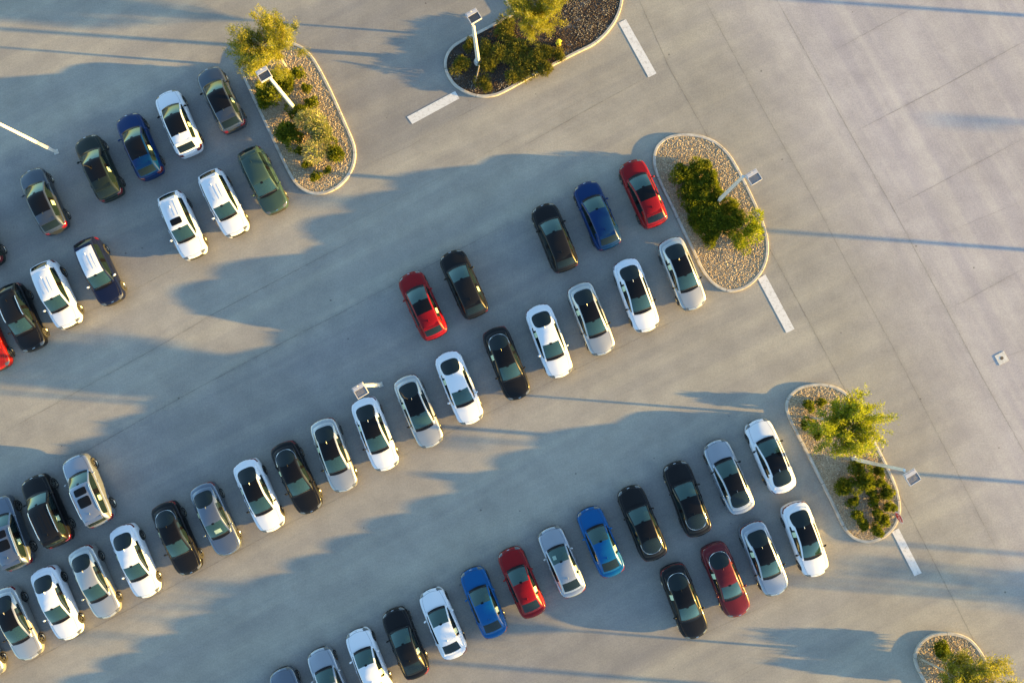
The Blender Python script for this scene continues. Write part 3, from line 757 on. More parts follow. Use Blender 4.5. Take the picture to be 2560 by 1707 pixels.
# ------------------------------------------------------------------ plants
def leaves_from(centers, dirs, ln, wd, jitter=.5):
    n = len(centers); d = unit(dirs+rng.normal(0, jitter, (n, 3))); up = rng.normal(0, 1, (n, 3)); s = unit(np.cross(d, up))
    l = (ln*rng.uniform(.6, 1.3, n))[:,None]; w = (wd*rng.uniform(.6, 1.3, n))[:,None]
    a = centers; b = centers+d*l*.5+s*w*.5; c = centers+d*l; e = centers+d*l*.5-s*w*.5
    return np.stack([a, b, c, e], 1).reshape(-1, 3)
def branch_tubes(segs, name, m_, parent):
    bm = bmesh.new()
    for p0, p1, r0, r1 in segs: add_cyl(bm, p0, p1, r0, r1, 6, False)
    return bm_obj(name, bm, m_, parent, True)
def tree(loc, h_trunk, lean, crown_c, crown_r, nbr, leaves, lmat, ll, lw, label, name, seed, group=None, upward=.6, spread=1.0):
    """trunk with limbs; leaf sprays gathered along twigs"""
    global rng
    rs = np.random.default_rng(seed)
    root = empty(name, loc); tag(root, label, 'tree', group)
    top = Vector((lean[0]*.6, lean[1]*.6, h_trunk))
    cc = Vector(crown_c); segs = []
    trunk = [Vector((0, 0, -.05)), Vector((lean[0]*.25, lean[1]*.25, h_trunk*.5)), top]
    segs.append((trunk[0], trunk[1], .085, .07)); segs.append((trunk[1], trunk[2], .07, .055))
    C_, D_ = [], []
    per = leaves//nbr
    for b in range(nbr):
        a = rs.uniform(0, 6.28); el = rs.uniform(-.35, 1.0)
        d = np.array([math.cos(a)*math.cos(el), math.sin(a)*math.cos(el), math.sin(el)])
        rad = rs.uniform(.15, 1.25)**.8
        tip = np.array(cc)+d*np.array(crown_r)*rad*spread
        st = np.array(top)*(1-(q := rs.uniform(0, .5)))+np.array(cc)*q
        mid = (st+tip)/2+rs.normal(0, .12, 3)
        segs.append((Vector(st), Vector(mid), .028, .016)); segs.append((Vector(mid), Vector(tip), .016, .004))
        bd = unit(tip-mid)
        # several twigs
        nt = 9
        for k in range(nt):
            t = rs.uniform(.25, 1.05); bp = (mid*(1-t)+tip*t) if t < 1 else tip
            td = unit(bd+rs.normal(0, .75, 3)+np.array([0, 0, upward*.5])); tl = rs.uniform(.25, .7)*min(crown_r)*.45
            m = per//nt; s = rs.uniform(-.3, 1, m)
            pos = bp+td*tl*s[:,None]+rs.normal(0, .10, (m, 3))
            C_.append(pos); D_.append(np.repeat(td[None], m, 0))
            segs.append((Vector(bp), Vector(bp+td*tl), .006, .002))
    rng_b = rng; rng = rs
    V = leaves_from(np.concatenate(C_), np.concatenate(D_), ll, lw, .8)
    rng = rng_b
    np_quads('crown', V, lmat, root)
    branch_tubes(segs[:2], 'trunk', M['bark'], root)
    branch_tubes(segs[2:], 'limbs', M['bark'], root)
    return root
def shrub_mesh(seed, r, h, n, ll, lw, m_, spiky=.4):
    rs = np.random.default_rng(seed)
    global rng
    # a handful of lobes
    k = 11; la = rs.uniform(0, 6.28, k); lr = rs.uniform(.05, .80, k)*r
    lc = np.stack([np.cos(la)*lr, np.sin(la)*lr, rs.uniform(.25, .62, k)*h], 1); ls = rs.uniform(.20, .50, k)*r
    i = rs.integers(0, k, n); d = unit(rs.normal(0, 1, (n, 3))); d[:,2] = np.abs(d[:,2])*1.0-.25; d = unit(d)
    rad = rs.uniform(.35, 1.0, n)**.6
    c = lc[i]+d*(ls[i]*rad)[:,None]*np.array([1, 1, h/r*1.0]); c[:,2] = np.clip(c[:,2], .02, None)
    sv = rng; rng = rs
    V = leaves_from(c, d+np.array([0, 0, spiky]), ll, lw, .45); rng = sv
    return V
SH = {}
def shrub(kind, loc, r, label, group, rz=None, h=None):
    spec = {'round': (.36, .55, 1300, .12, .05, 'leaf_dark'), 'spread': (.75, .75, 3200, .17, .055, 'leaf_dark'),
            'straggly': (.7, .6, 1500, .20, .045, 'leaf_olive'), 'dry': (.95, 1.1, 7500, .15, .022, 'leaf_dry'), 'light': (.6, .9, 1700, .14, .035, 'leaf_bright'),
            'juniper': (.80, .85, 3600, .22, .045, 'leaf_dark')}[kind]
    var = random.randint(0, 2)
    if (kind, var) not in SH:
        V = shrub_mesh(hash((len(kind), var))%9999, spec[0], spec[1], spec[2], spec[3], spec[4], None)
        root = empty('shrub', loc); f = np_quads('foliage', V, M[spec[5]], root)
        bm = bmesh.new()
        for a in range(5):
            an = a*1.26; add_cyl(bm, (0, 0, -.02), (math.cos(an)*spec[0]*.5, math.sin(an)*spec[0]*.5, spec[1]*.6), .018, .006, 6)
        st = bm_obj('stem', bm, M['bark'], root, True)
        SH[(kind, var)] = (f.data, st.data)
    else:
        root = empty('shrub', loc)
        for nm, me in zip(('foliage', 'stem'), SH[(kind, var)]):
            o = bpy.data.objects.new(nm, me); C.objects.link(o); o.parent = root
    s = r/spec[0]; root.scale = (s, s, (h/spec[1]) if h else s**.7)
    root.rotation_euler = (0, 0, rz if rz is not None else random.uniform(0, 6.28))
    tag(root, label, 'shrub', group); return root
ZG = .10
# upper left island
tree(Q(1,1880,455,ZG), 1.9, (.0,.25), (-.4,.05,3.6), (2.1,2.1,1.9), 85, 38000, M['leaf_feather'], .16, .030, 'feathery yellow-green tree at the top end of the upper left island', 'feathery_tree', 11, upward=1.0)
S1 = 'shrubs on the upper left island'
for k, x, y, r, lab in [('spread',1860,560,1.0,'wide shrub under the lamp head, right of the lamp post on the upper left island'),('spread',1755,640,1.05,'dark wide shrub at the left kerb, below the lamp head of the upper left island'),
    ('round',1955,490,.5,'bushy round shrub near the kerb, just below the feathery tree'),('round',2005,585,.36,'small round shrub near the right kerb, level with the middle of the lamp post'),
    ('round',2040,680,.46,'round shrub right of the foot of the lamp post on the upper left island'),('spread',1965,745,.75,'shrub at the foot of the lamp post on the upper left island'),
    ('spread',1895,890,1.05,'large dark shrub left of the pale dry bush'),('dry',2090,880,1.75,'pale thin-branched bush spreading in the lower half of the upper left island'),
    ('spread',2195,1010,.8,'dark shrub below the pale dry bush, at the right kerb'),('round',1968,995,.33,'small round shrub left below the pale dry bush'),
    ('round',2010,1078,.33,'small round shrub third from the lower tip of the upper left island'),('round',2150,1122,.28,'smallest round shrub near the lower tip of the upper left island'),('round',2070,1158,.40,'round shrub lowest on the upper left island')]:
    shrub(k, Q(1,x,y,ZG), r, lab, S1)
# upper middle island
tree(Q(2,1308,270,ZG), 1.6, (0,.1), (.1,.9,3.3), (2.0,2.1,1.6), 80, 34000, M['leaf_feather'], .16, .028, 'yellow-green tree on the upper middle island, cut by the top edge', 'feathery_tree', 23, upward=.8)
S2 = 'straggly shrubs on the upper middle island'
for x, y, r, lab in [(830,420,.62,'straggly shrub at the left tip of the upper middle island'),(1010,330,.55,'upright shrub right of the lamp post on the upper middle island'),(1030,430,.6,'shrub right of the lamp foot on the upper middle island'),
    (1130,220,.8,'large shrub along the upper kerb, left of the tree'),(1150,340,.85,'tall shrub in the middle, left of the tree trunk'),(990,560,.5,'brownish shrub by the bottom kerb, right of the leaning stake'),(1210,480,.7,'brown straggly shrub near the lower kerb, halfway along'),
    (1320,420,.75,'shrub below the tree trunk'),(1400,440,.6,'shrub at the lower kerb, right of the one below the trunk'),(1240,320,.5,'thin shrub just left of the tree trunk'),(1400,330,.55,'brown shrub below right of the tree trunk'),(900,300,.4,'small shrub at the upper kerb, left of the lamp post'),(1470,370,.45,'sparse brown shrub below the hydrant')]:
    shrub('straggly', Q(2,x,y,ZG), r*1.22, lab, S2, h=.30+.2*r)
# middle right island: juniper mass
S3 = 'junipers on the middle right island'
J = [(130,1150,.85),(230,1110,.8),(290,1180,.75),(150,1250,.8),(240,1240,.85),(180,1330,.8),(330,1300,.7),(290,1380,.9),(220,1420,.8),(400,1370,.7),(380,1460,.85),(290,1500,.8),(450,1450,.65)]
JL = ['topmost left juniper of the mass on the middle right island','topmost right juniper of the mass','juniper at the upper right edge of the mass','juniper on the left edge, below the topmost left one','juniper in the upper centre of the mass',
      'juniper on the left edge level with the lamp foot','juniper right at the lamp foot','juniper just below the lamp foot','juniper on the left edge below the lamp foot','juniper at the right edge below the lamp foot','juniper in the lower centre of the mass','juniper at the lower left end of the mass','juniper at the lower right end of the mass']
for (x, y, r), lab in zip(J, JL): shrub('juniper', Q(3,x,y,ZG), r*1.02, lab, S3, h=.8)
shrub('juniper', Q(3,300,1560,ZG), .62, 'small juniper at the bottom of the mass', S3, h=.7)
shrub('light', Q(6,545,55,ZG), 1.05, 'pale yellow-green bush below the junipers on the right kerb', S3)
shrub('light', Q(6,500,140,ZG), .9, 'thin pale bush overhanging the gravel below the junipers', S3, h=.6)
# lower right island
tree(Q(6,955,1290,ZG), 2.2, (.9,-.05), (.75,-.45,4.1), (2.15,1.95,1.8), 85, 24000, M['leaf_bright'], .18, .048, 'bright green tree leaning right over the lower right island', 'bright_tree', 31, upward=.5)
S4 = 'shrubs on the lower right island'
for k, x, y, r, lab in [('round',940,1205,.42,'round shrub left of the bright tree, topmost on the lower right island'),('round',1020,1190,.35,'small shrub under the upper left side of the bright tree'),('round',925,1325,.45,'round shrub at the foot of the bright tree'),('round',1000,1390,.42,'round shrub just below the foot of the bright tree')]:
    shrub(k, Q(6,x,y,ZG), r, lab, S4)
for k, x, y, r, lab in [('spread',1250,150,.6,'dark shrub at the lamp foot on the lower right island'),('spread',1300,240,.85,'largest dark shrub below the lamp post on the lower right island'),('spread',1165,280,.8,'dark shrub at the left, below the lamp foot'),('spread',1390,180,.5,'shrub under the lamp arm, by the right kerb'),
    ('round',1220,385,.42,'shrub touching the lower side of the dark left shrub'),('round',1405,255,.4,'round shrub right of the largest dark shrub'),('round',1440,325,.5,'round shrub near the right kerb, above the sign post'),('round',1345,320,.38,'small shrub right below the largest dark shrub'),('round',1362,378,.40,'round shrub in the centre, above the sign foot'),('round',1460,405,.42,'round shrub at the right kerb level with the sign foot'),
    ('round',1255,465,.45,'round shrub left of the sign foot'),('round',1385,455,.40,'round shrub right at the sign foot'),('round',1430,500,.42,'round shrub below the sign post by the right kerb'),('round',1295,535,.38,'round shrub second lowest on the lower right island'),('round',1370,565,.45,'lowest round shrub on the lower right island')]:
    shrub(k, Q(9,x,y,ZG), r, lab, S4)
# bottom right corner island
tree(Q(9,1680,1410,ZG), 2.0, (.9,-.1), (1.7,-.45,3.3), (2.4,2.0,1.4), 95, 21000, M['leaf_feather'], .17, .038, 'broad yellow-green tree on the bottom right corner island', 'broad_tree', 47, upward=.5)
S5 = 'shrubs on the bottom right island'
for k, x, y, r, lab in [('spread',1790,1330,.7,'shrub at the top end of the bottom right corner island'),('spread',1900,1440,.7,'shrub under the broad tree, in its middle'),('spread',1860,1530,.7,'shrub under the lower side of the broad tree')]:
    shrub(k, Q(9,x,y,ZG), r, lab, S5, h=.9)

# ------------------------------------------------------------------ lamps
RZ = math.atan2(45, 75)
def lamp(base, top_h, head_off, label, lean=(0, 0), cone=False, pale=False):
    root = empty('lamp_post', base); tag(root, label, 'lamp post', 'lamp posts with square heads')
    bm = bmesh.new(); l = Vector((lean[0], lean[1], 0))
    for a, b_, r0, r1 in ((0, top_h, .105, .075),):
        p0 = Vector((0, 0, a)); p1 = Vector((0, 0, b_))+l
        add_cyl(bm, p0, p1, r0*1.414, r1*1.414, 4)
    bmesh.ops.rotate(bm, verts=bm.verts, cent=(0, 0, 0), matrix=Matrix.Rotation(.35, 3, 'Z'))
    bm_obj('pole', bm, M['lampmetal'], root)
    bm = bmesh.new(); add_box(bm, (0, 0, .03), (.30, .30, .04), Matrix.Rotation(.35, 3, 'Z'), .01)
    if cone: add_cyl(bm, (0, 0, 0), (0, 0, .22), .30, .20, 20)
    bm_obj('base_plate', bm, M['lampmetal'], root)
    tp = Vector((0, 0, top_h))+l; hd = Vector((head_off[0], head_off[1], top_h+.02))+l
    bm = bmesh.new(); add_cyl(bm, tp+Vector((0, 0, -.12)), hd+Vector((0, 0, -.03)), .035, .035, 8); bm_obj('arm', bm, M['lampmetal'], root)
    rz = Matrix.Rotation(RZ, 3, 'Z')
    h = empty('lamp_head', hd, RZ); C.objects.unlink(h); bpy.data.objects.remove(h)
    def box(b, c, s): add_box(b, hd+rz @ Vector(c), s, rz, .006)
    s = .74
    bm = bmesh.new(); box(bm, (0, 0, 0), (s, s, .07))
    box(bm, (0, s/2-.02, .07), (s, .04, .08)); box(bm, (0, -s/2+.02, .07), (s, .04, .08)); box(bm, (s/2-.02, 0, .07), (.04, s-.082, .08)); box(bm, (-s/2+.02, 0, .07), (.04, s-.082, .08))
    box(bm, (0, s*.28, .085), (s-.09, s*.28, .06))
    hd_o = bm_obj('lamp_head', bm, M['fixture'], root)
    bm = bmesh.new()
    box(bm, (0, -.09, .045), (s-.085, .48, .03))
    for k in range(9): box(bm, (-.28+.07*k, -.09, .075), (.014, .46, .05))
    bm_obj('heat_sink', bm, M['palefin'] if pale else M['finmetal'], hd_o)
    bm = bmesh.new(); p = hd+rz @ Vector((0, s/2-.06, .13)); add_cyl(bm, p, p+Vector((0, 0, .09)), .04, .035, 10); bm_obj('sensor_knob', bm, M['fixture'], hd_o)
    bm = bmesh.new(); box(bm, (0, -.05, -.05), (s-.16, s-.25, .02)); bm_obj('lens', bm, M['lens'], hd_o)
    return root
def lamp_at(base, topk, headk, label, hgt=6.4, **kw):
    """lean comes from the surveyed pole top; head offset from the surveyed head"""
    b = base.copy(); b.z = ZG
    t = Q(*topk, hgt); hd = Q(*headk, hgt)
    off = (hd.x-t.x, hd.y-t.y)
    return b, t, off
lamps = [
 ((1,1928,715), (1,1768,528), (1,1730,494), 5.9, 'lamp post on the upper left island'),
 ((2,955,405), (2,918,178), (2,926,117), 5.6, 'lamp post with a round base collar on the upper middle island'),
 ((3,345,1322), (3,520,1155), (3,580,1163), 6.2, 'lamp post standing among the junipers on the middle right island'),
 ((9,1240,105), (9,1570,182), (9,1611,221), 6.6, 'lamp post on the lower right island, its foot beneath the bright tree'),
 ((5,318,1075), (5,215,1082), (5,186,1114), 5.6, 'lamp post standing on open pavement amid the long row of fastbacks'),
]
for i, (bk, tk, hk, hg, lab) in enumerate(lamps):
    z0 = ZG if i != 4 else 0.004
    b = Q(*bk, z0); t = Q(*tk, hg); hd = Q(*hk, hg)
    lean = Vector((t.x-b.x, t.y-b.y)); 
    k = min(1, .10/lean.length) if lean.length > 0 else 0     # the posts stand plumb; the survey error goes into the bracket
    lamp(b, hg, (hd.x-b.x-lean.x*k, hd.y-b.y-lean.y*k), lab, (lean.x*k, lean.y*k), cone=(i == 1), pale=(i > 1))
lamp(Q(1,368,995,.004), 6.6, (-.4,.3), 'tall lamp post whose pole runs out of the left edge', (.0, .0))

# lamp posts, a sign and trees on the islands beyond the right edge (their long shadows cross the lot)
for (x, y, hg, lab) in [(3150,633,6.6,'lamp post beyond the right edge, casting the long shadow across the main lane'),
                        (3050,85,6.6,'lamp post beyond the upper right corner'),
                        (3080,1165,5.4,'lamp post beyond the right edge, level with the lower right island'),
                        (2640,1655,6.6,'lamp post beyond the lower right corner')]:
    b = Q(0,x,y); b.z = 0.004
    lamp(b, hg, (.35,-.3), lab)
tree(Q(0,3700,1470), 1.9, (0,.1), (0,.1,3.4), (1.5,1.5,1.3), 26, 7000, M['leaf_feather'], .14, .04, 'small tree far beyond the right edge near the lower islands', 'feathery_tree', 51)
for (x, y, lab) in [(3950,1400,'first lamp post far beyond the lower right edge'),(3860,1505,'second lamp post far beyond the lower right edge'),(3990,1500,'third lamp post far beyond the lower right edge'),(4560,440,'lamp post far beyond the upper right edge')]:
    lamp(Q(0,x,y,.004), 6.2, (.35,-.3), lab)

# ------------------------------------------------------------------ small things
def hydrant(loc):
    root = empty('fire_hydrant', loc, .4); tag(root, 'yellow fire hydrant on the dark mulch right of the tree trunk', 'hydrant')
    bm = bmesh.new()
    for a, b_, r0, r1 in ((0,.04,.17,.17),(.04,.50,.11,.105),(.50,.54,.15,.15),(.54,.64,.13,.08),(.64,.69,.035,.03)): add_cyl(bm, (0,0,a), (0,0,b_), r0, r1, 20)
    b = bm_obj('barrel', bm, M['yellow'], root, True)
    for nm, d, r in (('pumper_nozzle', (0,-1), .085), ('hose_nozzle', (1,0), .06), ('hose_nozzle', (-1,0), .06)):
        bm = bmesh.new(); add_cyl(bm, (d[0]*.08, d[1]*.08, .38), (d[0]*.20, d[1]*.20, .38), r, r, 14); add_cyl(bm, (d[0]*.20, d[1]*.20, .38), (d[0]*.235, d[1]*.235, .38), r*.5, r*.4, 6); bm_obj(nm, bm, M['yellow'], root, True)
hydrant(Q(2,1480,292,ZG))
# leaning stake by the lamp of the upper middle island
b = Q(2,935,545,ZG); e = Q(2,962,430,.9)
bm = bmesh.new(); v = e-b; add_cyl(bm, (0,0,-.05), v, .045, .04, 8); st = bm_obj('leaning_stake', bm, M['woodpost'], None, True); st.location = b
tag(st, 'grey wooden stake leaning towards the lamp post base on the upper middle island', 'stake')
# stop sign
def stop_sign(base, h=2.75):
    root = empty('stop_sign', base); tag(root, 'red octagonal STOP sign on a thin steel post at the lower right island', 'sign')
    bm = bmesh.new(); add_box(bm, (0, 0, h/2), (.05, .05, h)); bm_obj('post', bm, M['galv'], root)
    az = math.atan2(-.45, -1.0)          # the face looks up the aisle to the left
    Rm = Matrix.Rotation(az-math.pi/2, 4, 'Z')   # local +y -> facing
    bm = bmesh.new(); r = .38/math.cos(math.pi/8)
    def octa(rad, y0, y1):
        vs = [[bm.verts.new((rad*math.cos(math.pi/8+k*math.pi/4), y, rad*math.sin(math.pi/8+k*math.pi/4))) for k in range(8)] for y in (y0, y1)]
        bm.faces.new(vs[0]); bm.faces.new(vs[1][::-1])
        for k in range(8): bm.faces.new((vs[0][k], vs[1][k], vs[1][(k+1)%8], vs[0][(k+1)%8]))
    octa(r, .03, .034)
    bmesh.ops.recalc_face_normals(bm, faces=bm.faces)
    pl = bm_obj('sign_plate', bm, M['signwhite'], root); pl.location = (0, 0, h-.38); pl.rotation_euler = (0, 0, az-math.pi/2)
    bm = bmesh.new(); octa(r*.94, .035, .038); bmesh.ops.recalc_face_normals(bm, faces=bm.faces); f = bm_obj('sign_face', bm, M['signred'], pl)
    cu = bpy.data.curves.new('stop_text', 'FONT'); cu.body = 'STOP'; cu.size = .34; cu.align_x = 'CENTER'; cu.align_y = 'CENTER'; cu.extrude = .001
    to = bpy.data.objects.new('t', cu); C.objects.link(to); me = evaluate(to); bpy.data.objects.remove(to)
    me.transform(Matrix.Translation((0, .041, 0)) @ Matrix.Rotation(math.pi, 4, 'Z') @ Matrix.Rotation(R(90), 4, 'X'))
    me.materials.clear(); me.materials.append(M['signwhite']); t = bpy.data.objects.new('stop_lettering', me); C.objects.link(t); t.parent = pl
stop_sign(Q(9,1425,445,ZG))
# utility cover
b = Q(6,2206,902,.004); root = empty('utility_cover', b, math.atan2(33,64)); tag(root, 'square pale concrete pad with a round iron lid set in the main lane', 'manhole')
M['pad'] = noise_color(mat('pale_concrete', (.5,.5,.5), .85), 6, (.40,.39,.37), (.56,.55,.53))
bm = bmesh.new(); add_box(bm, (0,0,.006), (.70,.70,.02), None, .004); bm_obj('concrete_pad', bm, M['pad'], root)
bm = bmesh.new(); add_cyl(bm, (0,0,.012), (0,0,.024), .12, .115, 24); bm_obj('iron_lid', bm, noise_color(mat('iron', (.05,.05,.05), .6, .5), 20, (.03,.03,.03), (.09,.08,.075)), root)

# painted stop bars
def mark_mat():
    m = mat('worn_white_paint', (.7,.7,.7), .7)
    tc = nd(m, 'ShaderNodeTexCoord'); n = nd(m, 'ShaderNodeTexNoise'); n.inputs['Scale'].default_value = 5; n.inputs['Detail'].default_value = 10; n.inputs['Roughness'].default_value = .75
    lk(m, tc.outputs['Object'], n.inputs['Vector'])
    r = nd(m, 'ShaderNodeValToRGB'); e = r.color_ramp.elements; e[0].position = .30; e[0].color = (.32,.30,.28,1); e[1].position = .50; e[1].color = (.58,.575,.57,1)
    lk(m, n.outputs['Fac'], r.inputs['Fac']); lk(m, r.outputs['Color'], bsdf(m).inputs['Base Color']); return m
M['mark'] = mark_mat()
def bar(a, b, c, d):
    P = [Vector((p.x, p.y, .014)) for p in (a, b, c, d)]
    o = mk('stop_bar', P, [(0,1,2,3)], M['mark'], smooth=False); tag(o, kind='structure')
bar(Q(2,490,765), Q(2,525,812), Q(2,833,645), Q(2,805,597))
bar(Q(2,1872,152), Q(2,2068,508), Q(2,2120,482), Q(2,1920,128))
bar(Q(6,612,385), Q(6,800,738), Q(6,852,712), Q(6,662,355))
bar(Q(9,1488,580), Q(9,1635,868), Q(9,1683,848), Q(9,1532,556))

# ------------------------------------------------------------------ pavement
def ground():
    m = mat('worn_pavement', (.3,.28,.26), .9, spec=.25)
    T = m.node_tree; geo = nd(m, 'ShaderNodeNewGeometry'); pos = geo.outputs['Position']
    def noise(scale, det=5, ro=.55, src=None, dist=0):
        n = nd(m, 'ShaderNodeTexNoise'); n.inputs['Scale'].default_value = scale; n.inputs['Detail'].default_value = det; n.inputs['Roughness'].default_value = ro; n.inputs['Distortion'].default_value = dist
        lk(m, src or pos, n.inputs['Vector']); return n
    def math_(op, a, b=None, c=None, clamp=False):
        n = nd(m, 'ShaderNodeMath', operation=op); n.use_clamp = clamp
        for i, v in enumerate((a, b, c)):
            if v is None: continue
            if isinstance(v, (int, float)): n.inputs[i].default_value = v
            else: lk(m, v, n.inputs[i])
        return n.outputs[0]
    def rngm(v, a, b, c=0., d=1.):
        n = nd(m, 'ShaderNodeMapRange'); n.interpolation_type = 'SMOOTHSTEP'; lk(m, v, n.inputs[0])
        n.inputs[1].default_value = a; n.inputs[2].default_value = b; n.inputs[3].default_value = c; n.inputs[4].default_value = d; return n.outputs[0]
    def mix(f, a, b, bt='MIX'):
        n = nd(m, 'ShaderNodeMix', data_type='RGBA', blend_type=bt)
        for i, v in ((0, f), (6, a), (7, b)):
            if isinstance(v, tuple): n.inputs[i].default_value = (*v, 1)
            elif isinstance(v, (int, float)): n.inputs[i].default_value = v
            else: lk(m, v, n.inputs[i])
        return n.outputs[2]
    big = noise(.09, 6, .6); med = noise(.55, 8, .62); fine = noise(9, 6, .7); grit = noise(38, 3, .8)
    # lane side: pinker, paler concrete-like paving right of the long joint
    a = Q(0,1480,-60); b = Q(0,2290,1570); d = (b-a); nrm = Vector((d.y, -d.x, 0)).normalized()
    if nrm.x < 0: nrm = -nrm
    dp = nd(m, 'ShaderNodeVectorMath', operation='DOT_PRODUCT'); lk(m, pos, dp.inputs[0]); dp.inputs[1].default_value = nrm
    side = math_('SUBTRACT', dp.outputs['Value'], a.dot(nrm))
    sidef = rngm(side, 0., 10.0)
    c_lot = mix(rngm(big.outputs['Fac'], .35, .65), (.268,.252,.220), (.310,.292,.256))
    c_lane = mix(rngm(big.outputs['Fac'], .35, .65), (.335,.315,.322), (.376,.354,.363))
    col = mix(sidef, c_lot, c_lane)
    col = mix(1.0, col, mix(rngm(med.outputs['Fac'], .30, .70), (.90,.90,.91), (1.07,1.07,1.06)), 'MULTIPLY')
    col = mix(1.0, col, mix(rngm(fine.outputs['Fac'], .30, .70), (.88,.88,.89), (1.10,1.10,1.09)), 'MULTIPLY')
    col = mix(1.0, col, mix(rngm(grit.outputs['Fac'], .25, .75), (.80,.80,.80), (1.20,1.20,1.20)), 'MULTIPLY')
    # tyre-polished streaks along the aisles and the lane
    def streak(ang, sx, sy):
        vr_ = nd(m, 'ShaderNodeVectorRotate', rotation_type='Z_AXIS'); vr_.inputs['Angle'].default_value = ang; lk(m, pos, vr_.inputs['Vector'])
        mp = nd(m, 'ShaderNodeMapping'); mp.inputs['Scale'].default_value = (sx, sy, 1); lk(m, vr_.outputs[0], mp.inputs[0]); return mp.outputs[0]
    s1 = noise(1, 5, .6, streak(-R(27), .04, .75)); s2 = noise(1, 5, .6, streak(R(61.5), .04, .8))
    st = mix(sidef, mix(rngm(s1.outputs['Fac'], .35, .68), (.89,.89,.92), (1.07,1.06,1.03)), mix(rngm(s2.outputs['Fac'], .35, .68), (.88,.88,.92), (1.06,1.06,1.03)))
    col = mix(1.0, col, st, 'MULTIPLY')
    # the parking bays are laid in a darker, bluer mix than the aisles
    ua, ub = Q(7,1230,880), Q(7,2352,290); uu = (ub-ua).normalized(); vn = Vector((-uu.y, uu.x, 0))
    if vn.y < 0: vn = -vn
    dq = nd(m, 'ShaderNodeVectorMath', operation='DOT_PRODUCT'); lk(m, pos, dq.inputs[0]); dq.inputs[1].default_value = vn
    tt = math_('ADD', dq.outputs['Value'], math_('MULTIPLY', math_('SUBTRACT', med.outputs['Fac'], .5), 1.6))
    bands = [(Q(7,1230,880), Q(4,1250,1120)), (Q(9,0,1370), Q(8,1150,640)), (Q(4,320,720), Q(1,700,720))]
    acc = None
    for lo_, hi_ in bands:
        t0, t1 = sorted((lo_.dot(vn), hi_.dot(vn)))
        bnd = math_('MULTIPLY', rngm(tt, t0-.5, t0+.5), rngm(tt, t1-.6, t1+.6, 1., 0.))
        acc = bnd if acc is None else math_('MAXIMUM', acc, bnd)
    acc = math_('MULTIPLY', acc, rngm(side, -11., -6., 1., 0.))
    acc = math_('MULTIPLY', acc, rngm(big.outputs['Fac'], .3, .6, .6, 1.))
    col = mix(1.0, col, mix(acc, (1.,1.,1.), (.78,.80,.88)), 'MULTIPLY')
    # stall stains: oily dark where cars stand
    stn = noise(.33, 7, .7)
    col = mix(rngm(stn.outputs['Fac'], .60, .74, 0, .18), col, (.12,.115,.11))
    # small dark specks
    vo = nd(m, 'ShaderNodeTexVoronoi'); vo.inputs['Scale'].default_value = .8; lk(m, pos, vo.inputs['Vector'])
    vr = nd(m, 'ShaderNodeSeparateColor'); lk(m, vo.outputs['Color'], vr.inputs[0])
    sp = math_('LESS_THAN', vo.outputs['Distance'], math_('MULTIPLY', rngm(vr.outputs[0], .6, 1.0), .055))
    col = mix(math_('MULTIPLY', sp, .6), col, (.06,.055,.05))
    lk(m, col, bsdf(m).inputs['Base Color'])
    bp = nd(m, 'ShaderNodeBump'); bp.inputs['Strength'].default_value = .25; bp.inputs['Distance'].default_value = .006
    lk(m, grit.outputs['Fac'], bp.inputs['Height']); lk(m, bp.outputs['Normal'], bsdf(m).inputs['Normal'])
    S = 900
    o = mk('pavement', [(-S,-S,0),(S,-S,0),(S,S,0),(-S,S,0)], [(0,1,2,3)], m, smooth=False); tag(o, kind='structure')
ground()

